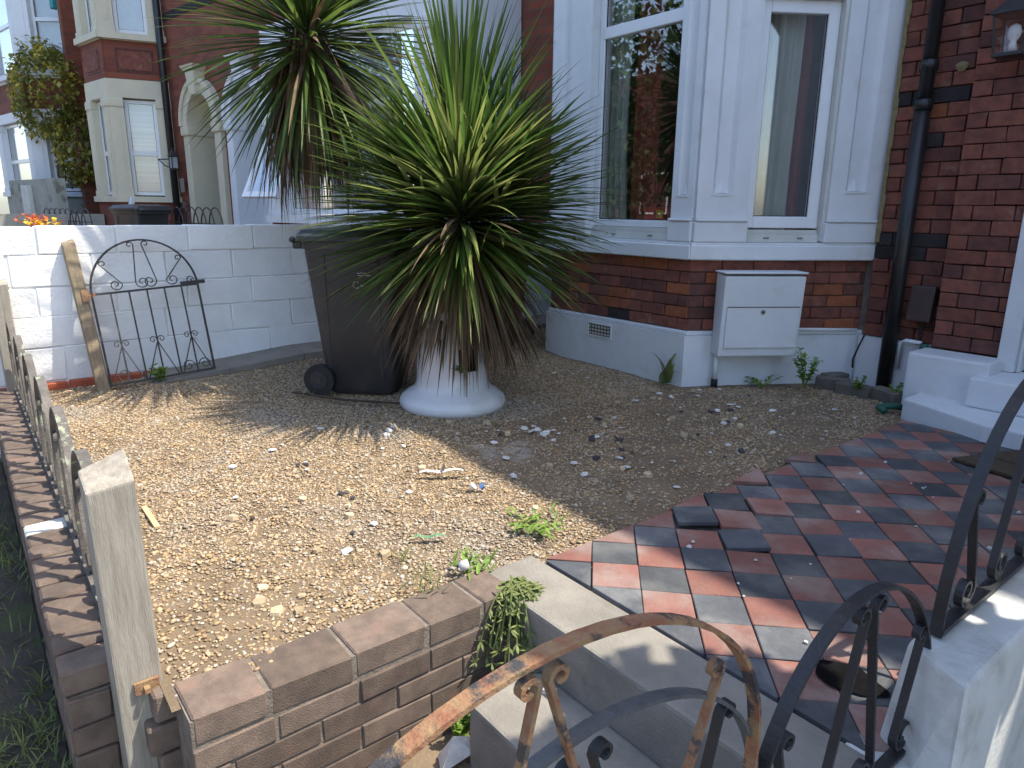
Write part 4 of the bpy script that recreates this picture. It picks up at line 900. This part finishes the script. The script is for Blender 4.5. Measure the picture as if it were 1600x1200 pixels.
bc = thing('bottle_cap', 'blue and white scrap of plastic on the sunlit gravel', 'litter', (-2.34, 1.68, .015)); B().tube([(-2.34, 1.68, .006), (-2.335, 1.695, .014)], .014, 10).build('cap', 'blue_plastic', bc); B().tube([(-2.365, 1.655, .006), (-2.36, 1.66, .013)], .019, 10).build('liner', 'chip_white', bc)
tag(B().box(-2.99, -2.75, .455, .475, .004, .013).build('wood_strip', 'wood_pale'), 'thin pale wooden strip on the gravel by the railing', 'strip')
sb = B().tube([(-1.775, 1.19, .028), (-1.76, 1.215, .04)], .017, 12).build('foam_ball', 'chip_white', smooth=True); tag(sb, 'round white foam lump among the weeds on the brick wall', 'litter')
m = B(); m.add([(-1.515, .93, -.395), (-1.45, .90, -.398), (-1.425, 1.0, -.36), (-1.475, 1.03, -.352), (-1.46, .95, -.30)], [(0, 1, 4), (1, 2, 4), (2, 3, 4), (3, 0, 4)]); tag(m.build('crumpled_card', 'chip_white', normals=False), 'crumpled white card on the ground beside the lower step', 'litter')
m = B(); m.hexa([(-1.37, 1.19, -.184), (-1.335, 1.17, -.184), (-1.33, 1.18, -.184), (-1.365, 1.20, -.184)], [(-1.37, 1.19, -.165), (-1.335, 1.17, -.165), (-1.33, 1.18, -.165), (-1.365, 1.20, -.165)]); m.hexa([(-1.335, 1.17, -.184), (-1.30, 1.205, -.184), (-1.305, 1.215, -.184), (-1.34, 1.18, -.184)], [(-1.335, 1.17, -.168), (-1.30, 1.205, -.168), (-1.305, 1.215, -.168), (-1.34, 1.18, -.168)]); tag(m.build('plaster_shard', 'chip_white'), 'bent white shard lying on the lower concrete step', 'litter')
for k in range(26):
    x, y = r_.uniform(-1.5, -.75), r_.uniform(1.7, 4.0); chip('plaster_chip', 'tiny plaster crumb lying on the checkered tiles', (x, y, .006), r_.choice((.006, .009, .012)), 'chip_white', 700+k, 'plaster crumbs on the tiles', 'plaster chip', .5)
tag(B().tube([(-4.35, 1.62, .02), (-3.95, 1.80, .028), (-3.66, 2.02, .035)], .009, 6).build('stick', 'trunk'), 'thin dark stick lying on the gravel by the white pot', 'stick')

# ------------------------------------------------------------------ the terrace next door (turned a little toward the street)
an = R(10.5); N0 = Vector((-5.72, 5.02, 0)); TN = frame((N0.x, N0.y), (-math.cos(an), -math.sin(an)), (math.sin(an), -math.cos(an)))
def fT(s0, o0, s1, o1):
    """face of a bay, from its right end (seen from the street) to its left"""
    a = TN @ Vector((s0, o0, 0)); b = TN @ Vector((s1, o1, 0)); d = (b-a).normalized(); n_ = Vector((-d.y, d.x, 0))
    if n_.dot(TN @ Vector((0, 1, 0))-TN @ Vector((0, 0, 0))) < -1e-6: n_ = -n_
    return frame((a.x, a.y), (d.x, d.y), (n_.x, n_.y)), (b-a).length
def bay(root, pts, z0, zs, zh, z1, mat, base, blind=None, wins=(1, 1, 1), bars=(.5,)):
    """canted bay storey: base panel z0..zs, window zone zs..zh between pilasters, head to z1"""
    for i in range(len(pts)-1):
        T, L = fT(*pts[i], *pts[i+1]); p = min(.32, L*.24)
        B(T).box(0, L, -.25, 0, z0, zs-.10).build('bay_base', base, root)
        B(T).box(-.03, L+.03, -.25, .07, zs-.099, zs).build('sill', mat, root)
        B(T).box(0, L, -.25, .0, zh, z1).build('bay_head', mat, root)
        if wins[i]:
            for a, b in ((0, p), (L-p, L)):
                m = B(T); m.box(a, b, -.25, .015, zs+.001, zh-.001); m.build('pilaster', mat, root)
                B(T).box(a-.01, b+.01, -.2, .035, zh-.16, zh-.02).build('capital', mat, root, bevel=.015); B(T).box(a-.01, b+.01, -.2, .03, zs+.001, zs+.10).build('pedestal', mat, root)
                B(T).box(a+p*.3, b-p*.3, .0152, .022, zs+.2, zh-.3).build('panel', mat, root)
            window(T, p+.001, L-p-.001, zs+.02, zh-.02, [zs+(zh-zs)*f for f in bars], root, .10, .06, blind=blind)
        else: B(T).box(0, L, -.25, .005, zs+.001, zh-.001).build('bay_panel', mat, root)
def arch_wall(root, s0, s1, z0, z1, ac, ar, zsp, mat):
    """brick wall with one round-headed opening"""
    m = B(TN); m.box(s0, ac-ar, -.25, 0, z0, z1); m.box(ac+ar, s1, -.25, 0, z0, z1); n = 14
    for i in range(n):
        a0, a1 = math.pi*i/n, math.pi*(i+1)/n; x0, x1 = ac-ar*math.cos(a0), ac-ar*math.cos(a1); h0, h1 = zsp+ar*1.12*math.sin(a0), zsp+ar*1.12*math.sin(a1)
        m.hexa([(x0, -.25, h0), (x1, -.25, h1), (x1, 0, h1), (x0, 0, h0)], [(x0, -.25, z1), (x1, -.25, z1), (x1, 0, z1), (x0, 0, z1)])
    m.build('wall', mat, root)
def doorway(root, ac, ri, ro, zsp, zb, mat, door, depth=.9, glz='frosted'):
    n = 18; m = B(TN)
    for i in range(n):
        a0, a1 = math.pi*i/n, math.pi*(i+1)/n
        for (r0, r1, d0, d1) in ((ri, ro, -.30, .10),):
            P = lambda r, a, d: (ac-r*math.cos(a), d, zsp+r*math.sin(a)*1.08)
            m.hexa([P(r0, a0, d0), P(r1, a0, d0), P(r1, a1, d0), P(r0, a1, d0)], [P(r0, a0, d1), P(r1, a0, d1), P(r1, a1, d1), P(r0, a1, d1)])
    m.build('archivolt', mat, root)
    m = B(TN)
    for i in range(n):
        a0, a1 = math.pi*i/n, math.pi*(i+1)/n; P = lambda r, a, d: (ac-r*math.cos(a), d, zsp+r*math.sin(a)*1.08)
        m.hexa([P(ro-.06, a0, .1005), P(ro+.02, a0, .1005), P(ro+.02, a1, .1005), P(ro-.06, a1, .1005)], [P(ro-.06, a0, .135), P(ro+.02, a0, .135), P(ro+.02, a1, .135), P(ro-.06, a1, .135)])
    m.build('hood_mould', mat, root)
    B(TN).hexa([(ac-.10, 0, zsp+ri), (ac+.10, 0, zsp+ri), (ac+.10, .17, zsp+ri), (ac-.10, .17, zsp+ri)], [(ac-.15, 0, zsp+ro*1.08+.10), (ac+.15, 0, zsp+ro*1.08+.10), (ac+.15, .19, zsp+ro*1.08+.10), (ac-.15, .19, zsp+ro*1.08+.10)]).build('keystone', mat, root)
    B(TN).hexa([(ac-.16, 0, zsp+ro*1.08+.101), (ac+.16, 0, zsp+ro*1.08+.101), (ac+.16, .20, zsp+ro*1.08+.101), (ac-.16, .20, zsp+ro*1.08+.101)], [(ac-.24, 0, zsp+ro*1.08+.19), (ac+.24, 0, zsp+ro*1.08+.19), (ac+.24, .24, zsp+ro*1.08+.19), (ac-.24, .24, zsp+ro*1.08+.19)]).build('finial', mat, root)
    for s in (-1, 1):
        a, b = sorted((ac+s*ri, ac+s*ro)); B(TN).box(a, b, -.5, .08, zb, zsp-.16).build('pier', mat, root); B(TN).box(a-.03, b+.03, -.5, .12, zsp-.159, zsp-.001).build('capital', mat, root, bevel=.03, seg=2)
        c_ = ac+s*(ri+.15); a, b = sorted((ac+s*ri, c_)); B(TN).box(a, b, -max(depth, .56), -.301, zsp-.0005, zsp+ri*1.3).build('porch_side', mat, root); (depth > .6) and B(TN).box(a, b, -depth, -.501, zb, zsp-.001).build('porch_side', mat, root)
    B(TN).box(ac-ri-.15, ac+ri+.15, -max(depth, .56)-.05, -.301, zsp+ri*1.3+.001, zsp+ri*1.3+.1).build('porch_ceiling', mat, root)
    B(TN).box(ac-ri-.12, ac+ri+.12, -.345, -.302, zsp+.02, zsp+ri*1.3).build('fanlight_panel', mat, root)
    d = B(TN).box(ac-ri, ac+ri, -depth-.06, -depth, zb, zsp+ri*1.3).build('door', door, root)
    B(TN).box(ac-ri*.55, ac-ri*.1, -depth, -depth+.012, zb+1.1, zsp-.05).build('pane', glz, d); B(TN).box(ac+ri*.15, ac+ri*.6, -depth, -depth+.012, zb+1.1, zsp-.05).build('pane', glz, d)
    B(TN).box(ac-ri, ac+ri, -depth, -depth+.03, zsp-.03, zsp+.03).build('transom', mat, d)
    return d
def roof(root, s0, s1):
    B(TN).hexa([(s0, .35, 7.4), (s1, .35, 7.4), (s1, -5, 10.5), (s0, -5, 10.5)], [(s0, .35, 7.5), (s1, .35, 7.5), (s1, -5, 10.65), (s0, -5, 10.65)]).build('roof', 'roof_tile', root)
# white-fronted house next door
P0 = TN @ Vector((3.5, 0, .28)); hA = thing('terraced_house', 'white-fronted terraced house with an arched doorway just past the block wall', 'house', P0)
bpA = [(.42, .02), (.72, .92), (3.95, .92), (4.5, .02)]
bay(hA, bpA, .1, 1.09, 3.05, 3.35, 'white_far', 'far_brick', wins=(0, 1, 1), bars=(.62,))
for i, (a, b) in enumerate(zip(bpA[:-1], bpA[1:])):
    T, L = fT(*a, *b); B(T).box(0, L, -.25, -.01, 3.351, 4.3).build('spandrel', 'far_brick' if i else 'white_far', hA)
T, L = fT(*bpA[1], *bpA[2])
B(T).box(.9, 2.2, -.32, -.25, 1.1, 3.0).build('curtain_wall', 'frosted', hA)
arch_wall(hA, 4.5, 6.68, .1, 7.4, 5.95, .46, 2.52, 'far_brick'); B(TN).box(-.16, 4.499, -.25, 0, 3.36, 7.4).build('wall', 'far_brick', hA); B(TN).box(-.16, .60, -.25, 0, .1, 3.359).build('wall', 'far_brick', hA)
dA = doorway(hA, 5.95, .455, .64, 2.52, .25, 'white_far', 'door_white', .36); roof(hA, -.1, 6.68)
B(TN).box(4.55, 5.30, .0, .06, .1, 3.2).build('render_panel', 'white_far', hA)
npl = B(TN).box(5.84, 5.98, -.359, -.345, 1.55, 1.86).build('number_plate', 'print_white', hA)
fc = bpy.data.curves.new('digits', 'FONT'); fc.body = '83'; fc.size = .15; fc.extrude = .001; fc.align_x = 'CENTER'; fo_ = bpy.data.objects.new('d', fc); C.objects.link(fo_)
bpy.context.view_layer.update(); dg = bpy.context.evaluated_depsgraph_get(); tm = bpy.data.meshes.new_from_object(fo_.evaluated_get(dg)); bpy.data.objects.remove(fo_)
tm.materials.clear(); tm.materials.append(MATS['rubber'])
pp = TN @ Vector((5.91, -.342, 1.66)); put('digits', tm, pp, Matrix(((math.cos(an), 0, math.sin(an)), (math.sin(an), 0, -math.cos(an)), (0, 1, 0))).to_euler(), npl)
# opened top-hung pane of its bay window
pn = B(TN); zt, zb_, ot, ob = 2.15, 1.285, .95, 1.38; s0, s1 = 2.98, 3.76
def pv(s, f, d): return (s, ot+(ob-ot)*f+d, zt+(zb_-zt)*f+d*.45)
op = thing('window_sash', 'white top-hung window sash swung open above the block wall', 'window', TN @ Vector((3.4, 1.2, 1.3)))
for (a, b, f0, f1) in ((s0, s0+.06, 0, 1), (s1-.06, s1, 0, 1), (s0+.06, s1-.06, 0, .07), (s0+.06, s1-.06, .93, 1)): pn.hexa([pv(a, f0, 0), pv(b, f0, 0), pv(b, f1, 0), pv(a, f1, 0)], [pv(a, f0, .05), pv(b, f0, .05), pv(b, f1, .05), pv(a, f1, .05)])
pn.build('frame', 'pvc', op); B(TN).hexa([pv(s0+.06, .07, .02), pv(s1-.06, .07, .02), pv(s1-.06, .93, .02), pv(s0+.06, .93, .02)], [pv(s0+.06, .07, .028), pv(s1-.06, .07, .028), pv(s1-.06, .93, .028), pv(s0+.06, .93, .028)]).build('pane', 'glass', op)
dpA = thing('drainpipe', 'black drainpipe on the brickwork above the white neighbour bay', 'drainpipe', TN @ Vector((1.95, .0, 3.3))); B(TN).tube([(1.95, .97, 3.36), (1.95, .97, 7.3)], .05, 10).build('pipe', 'pipe_black', dpA, smooth=True)
# cream house
hB = thing('terraced_house', 'red brick terraced house with cream painted bay and cream arched doorway', 'house', TN @ Vector((9.2, 0, .3)))
arch_wall(hB, 6.68, 8.62, .1, 7.4, 7.45, .46, 2.52, 'far_brick')
dB = doorway(hB, 7.45, .455, .66, 2.52, .25, 'cream_paint', 'wood_old', .95)
bpB = [(8.66, .0), (9.06, .9), (10.05, .9), (10.55, .0)]
bay(hB, bpB, .1, 1.34, 3.0, 3.30, 'cream_paint', 'far_brick', blind='blind', bars=(.45,))
for a, b in zip(bpB[:-1], bpB[1:]):
    T, L = fT(*a, *b); B(T).box(0, L, -.25, -.02, 3.301, 3.92).build('spandrel', 'far_brick', hB)
    m = B(T); m.box(L*.2, L*.8, -.019, -.012, 3.42, 3.80); pnl = m.build('panel_rim', 'brick_dark', hB); B(T).box(L*.24, L*.76, -.0118, -.002, 3.46, 3.76).build('terracotta_panel', 'brick_red', hB)
bay(hB, bpB, 3.921, 4.03, 5.8, 6.1, 'cream_paint', 'cream_paint', blind='frosted', bars=(.5,))
B(TN).box(8.62, 12.1, -.25, 0, .1, 7.4).build('wall', 'far_brick', hB); roof(hB, 6.68, 12.1)
m = B(TN); m.box(6.7, 8.6, .002, .012, 4.28, 4.40); m.build('black_brick_band', 'brick_black', hB)
dpB = thing('drainpipe', 'black drainpipe beside the cream painted bay', 'drainpipe', TN @ Vector((8.56, .1, .3))); B(TN).tube([(8.56, .12, .3), (8.56, .12, 7.3)], .06, 10).build('pipe', 'pipe_black', dpB, smooth=True)
# lantern with a scroll bracket by the cream doorway
lb = thing('wall_lantern', 'black lantern on a bracket beside the cream arched doorway', 'lantern', TN @ Vector((8.35, .35, 2.0)))
TL_ = TN @ Matrix.Translation((8.28, .22, 1.92)) @ Matrix.Scale(.62, 4) @ Matrix.Translation((-8.35, -.31, -1.95))
m = B(TL_); m.prism([(8.27, .23), (8.43, .23), (8.43, .39), (8.27, .39)], 1.80, 2.10); m.build('glass_body', 'frosted', lb)
for a, b in ((8.26, .22), (8.42, .22), (8.26, .38), (8.42, .38)): B(TL_).box(a, a+.02, b, b+.02, 1.78, 2.12).build('corner_bar', 'iron_black', lb)
m = B(TL_); m.prism([(8.23, .19), (8.47, .19), (8.47, .43), (8.23, .43)], 2.121, 2.28, .7); m.tube([(8.35, .31, 2.26), (8.35, .31, 2.36)], .025, 6); m.build('cap', 'iron_black', lb); B(TL_).box(8.25, 8.45, .21, .41, 1.75, 1.779).build('base', 'iron_black', lb)
m = B(TL_); m.tube([(8.46, .32, 2.05), (8.9, .5, 2.05)], .018, 6); m.tube([(8.47, .32, 1.8), (8.7, .42, 1.88), (8.88, .5, 2.05)], .016, 6); m.build('bracket', 'iron_black', lb)
pq = thing('door_plaque', 'small plaques on the cream door pier', 'plaque', TN @ Vector((8.3, .1, 1.6))); B(TN).box(8.26, 8.40, .081, .095, 1.42, 1.66).build('plate', 'concrete', pq); B(TN).tube([(8.33, .08, 1.2), (8.33, .10, 1.2)], .06, 10).build('bell', 'concrete_dark', pq)
# far white house and its ivy
hC = thing('terraced_house', 'far white-painted bay house half covered by a golden climber', 'house', TN @ Vector((14.5, 0, .3)))
bpC = [(12.4, .0), (13.45, .9), (15.9, .9), (16.5, .0)]
bay(hC, bpC, .1, 1.45, 2.95, 3.15, 'white_far', 'grey_render', blind='frosted', bars=(.45,))
for a, b in zip(bpC[:-1], bpC[1:]): T, L = fT(*a, *b); B(T).box(0, L, -.25, -.02, 3.151, 3.75).build('spandrel', 'far_brick', hC)
bay(hC, bpC, 3.751, 3.9, 5.9, 6.2, 'white_far', 'white_far', blind='frosted', bars=(.5,))
B(TN).box(12.1, 18, -.25, 0, .1, 7.4).build('wall', 'far_brick', hC); roof(hC, 12.1, 18)
B(TN).box(11.95, 12.1, .001, .5, .1, 7.4).build('party_pier', 'far_brick', hC)
iv = thing('climber', 'large golden-green climbing shrub on the wall beside the cream bay', 'climber', TN @ Vector((12.2, .6, .3))); r_ = random.Random(77)
m = B()
for k in range(5200):
    a = r_.uniform(0, 6.283); u = r_.uniform(-1, 1); rr_ = r_.uniform(.72, 1.08); sq = math.sqrt(1-u*u)
    top = r_.random() < .62
    if top: c_ = Vector((12.75+1.15*rr_*sq*math.cos(a), .72+.55*rr_*sq*math.sin(a), 3.45+.95*rr_*u))
    else: c_ = Vector((12.0+.75*rr_*sq*math.cos(a), .5+.4*rr_*sq*math.sin(a), 2.35+.75*rr_*u))
    c_ += Vector((.10*math.sin(c_.z*5), .06*math.sin(c_.x*7), .10*math.sin(c_.x*6)))
    T = TN @ Matrix.Translation(c_) @ Matrix.Rotation(r_.uniform(0, 6.28), 4, 'Z') @ Matrix.Rotation(r_.uniform(-.4, 1.4), 4, 'Y'); l = r_.uniform(.07, .15)
    m.add([T @ Vector(p) for p in ((0, 0, 0), (l*.5, l*.33, .01), (l, 0, 0), (l*.5, -l*.33, .01))], [(0, 1, 2), (0, 2, 3)])
tag(m.build('foliage', 'ivy_leaf', iv, normals=False), kind='stuff')
for k in range(9): B(TN).tube([(11.55+.06*k, .25, 1.2), (11.7+.05*k, .35, 2.0+.1*k), (12.0+.04*k, .5, 3.0)], .014, 5).build('stem', 'trunk', iv)
# things in the neighbouring gardens that show over the block wall
gw = thing('garden_wall', 'grey rendered garden wall below the golden climber', 'wall', TN @ Vector((10.8, 1.2, .28)))
B(TN).box(9.75, 9.95, .95, 3.5, .25, 1.02).build('render', 'grey_render', gw); B(TN).box(10.6, 13.5, 1.25, 1.42, .25, 1.66).build('render', 'grey_render', gw); B(TN).box(12.0, 12.45, 1.425, 1.50, .25, 1.55).build('worn_patch', 'old_paint', gw)
B3 = bin_('wheelie_bin', 'black wheelie bin in the garden below the cream bay', tuple(TN @ Vector((6.55, 1.55, .12))), R(200), 'bin_plastic', 'bin_plastic', wheels=False, s=1.02)
def hoops(label, s0, s1, off, z, n):
    t = thing('hoop_fence', label, 'fence', TN @ Vector(((s0+s1)/2, off, .3))); w_ = (s1-s0)/n
    for k in range(n): B(TN).tube([(s0+w_*k, off, .3)]+[(s0+w_*k+w_*.85*(1-math.cos(math.pi*i/10)), off, z-.3+.3*math.sin(math.pi*i/10)) for i in range(11)]+[(s0+w_*k+w_*1.7, off, .3)], .010, 5).build('hoop', 'iron_black', t)
    B(TN).tube([(s0, off, z-.22), (s1+w_, off, z-.22)], .009, 5).build('rail', 'iron_black', t)
hoops('black wire hoop fence in front of the cream doorway', 4.55, 5.95, 1.3, 1.17, 6); hoops('black wire hoop fence in front of the grey garden wall', 8.6, 10.9, 1.55, 1.12, 8)
bb = thing('board', 'pale blue board leaning beside the black bin', 'board', TN @ Vector((7.75, 1.5, .3))); m = B(TN); m.hexa([(7.60, 1.55, .3), (7.85, 1.5, .3), (7.85, 1.45, .3), (7.60, 1.5, .3)], [(7.45, 1.3, 1.30), (7.70, 1.25, 1.30), (7.70, 1.2, 1.30), (7.45, 1.25, 1.30)]); m.build('panel', 'blue_board', bb); B(TN).hexa([(7.59, 1.56, .3), (7.63, 1.56, .3), (7.63, 1.50, .3), (7.59, 1.5, .3)], [(7.44, 1.31, 1.32), (7.48, 1.31, 1.32), (7.48, 1.25, 1.32), (7.44, 1.25, 1.32)]).build('edge', 'white_far', bb)
fb = thing('flower_clump', 'clump of yellow and orange flowers over the block wall', 'flowers', TN @ Vector((8.0, 2.9, .3))); r_ = random.Random(5)
for mt, c0, N in (('flower_yellow', (7.05, 2.68, .86), 260), ('orange', (7.6, 2.65, .92), 120)):
    m = B()
    for k in range(N):
        c_ = Vector(c0)+Vector((r_.gauss(0, .28 if mt[0] == 'f' else .14), r_.gauss(0, .1), r_.uniform(-.3, .12))); T = TN @ Matrix.Translation(c_) @ Matrix.Rotation(r_.uniform(0, 6.28), 4, 'Z') @ Matrix.Rotation(r_.uniform(-.6, 1), 4, 'Y'); l = r_.uniform(.05, .10)
        m.add([T @ Vector(p) for p in ((0, 0, 0), (l*.5, l*.4, .01), (l, 0, 0), (l*.5, -l*.4, .01))], [(0, 1, 2), (0, 2, 3)])
    tag(m.build('petals', mt, fb, normals=False), kind='stuff')
tag(B(TN).box(12.55, 12.75, .3, .42, 5.05, 5.45).build('alarm_box', 'teal'), 'small turquoise alarm box high on the far brick wall', 'alarm box')

# ------------------------------------------------------------------ street side: trees opposite (seen in the panes), added shade tree next door
def leafy(name, label, cat, pos, h, rx, rz, N, seed, mat='tree_leaf', lsz=.25, trunk=.18):
    t = thing(name, label, cat, pos); r_ = random.Random(seed); p0 = Vector(pos); m = B()
    cs = [(Vector((r_.uniform(-.55, .55)*rx, r_.uniform(-.55, .55)*rx, h-rz+r_.uniform(-.6, .7)*rz)), r_.uniform(.35, .6)) for k in range(12)]
    for k in range(N):
        c_, s_ = r_.choice(cs); d = Vector((r_.gauss(0, 1), r_.gauss(0, 1), r_.gauss(0, 1))).normalized()*r_.uniform(.6, 1.05); c2_ = p0+c_+Vector((d.x*rx*s_, d.y*rx*s_, d.z*rz*s_)); l = lsz*r_.uniform(.6, 1.3)
        T = Matrix.Translation(c2_) @ Matrix.Rotation(r_.uniform(0, 6.28), 4, 'Z') @ Matrix.Rotation(r_.uniform(-.5, 1.5), 4, 'Y'); m.add([T @ Vector(p) for p in ((0, 0, 0), (l*.5, l*.35, .02), (l, 0, 0), (l*.5, -l*.35, .02))], [(0, 1, 2), (0, 2, 3)])
    m.build('crown', mat, t, normals=False)
    B().tube([p0, p0+Vector((.05*rx, 0, (h-rz)*.6)), p0+Vector((0, .05*rx, h-rz*.7))], [trunk, trunk*.8, trunk*.4], 8).build('trunk', 'trunk', t, smooth=True)
    for k in range(5): B().tube([p0+Vector((0, 0, h-rz*1.3)), p0+cs[k][0]], [trunk*.4, trunk*.12], 6).build('limb', 'trunk', t)
    return t
leafy('tree', 'dark green tree across the street mirrored in the wide window', 'tree', (-13.5, -5.2, -.45), 7.5, 2.6, 3.4, 3600, 41)
leafy('tree', 'tall tree further down the street behind the camera', 'tree', (-19, -9.5, -.45), 9, 3.2, 4.2, 3600, 42)
leafy('tree', 'unseen small tree added beside the dividing wall to shade the steps', 'tree', (.86, 1.80, -.3), 3.7, 1.05, .95, 9000, 43, lsz=.15, trunk=.05)  # out of frame, added and placed only to shade the steps and tiles
op_ = thing('terraced_house', 'plain dark brick house across the street behind the camera', 'house', (-20, -17, -.45)); B().box(-40, 10, -19, -17, -.45, 7).build('wall', 'brick_dark', op_)
for k in range(9): window(frame((-38+5.2*k, -17), (1, 0), (0, 1)), 0, 1.6, 1.0, 2.8, (), op_, -.02, .08)
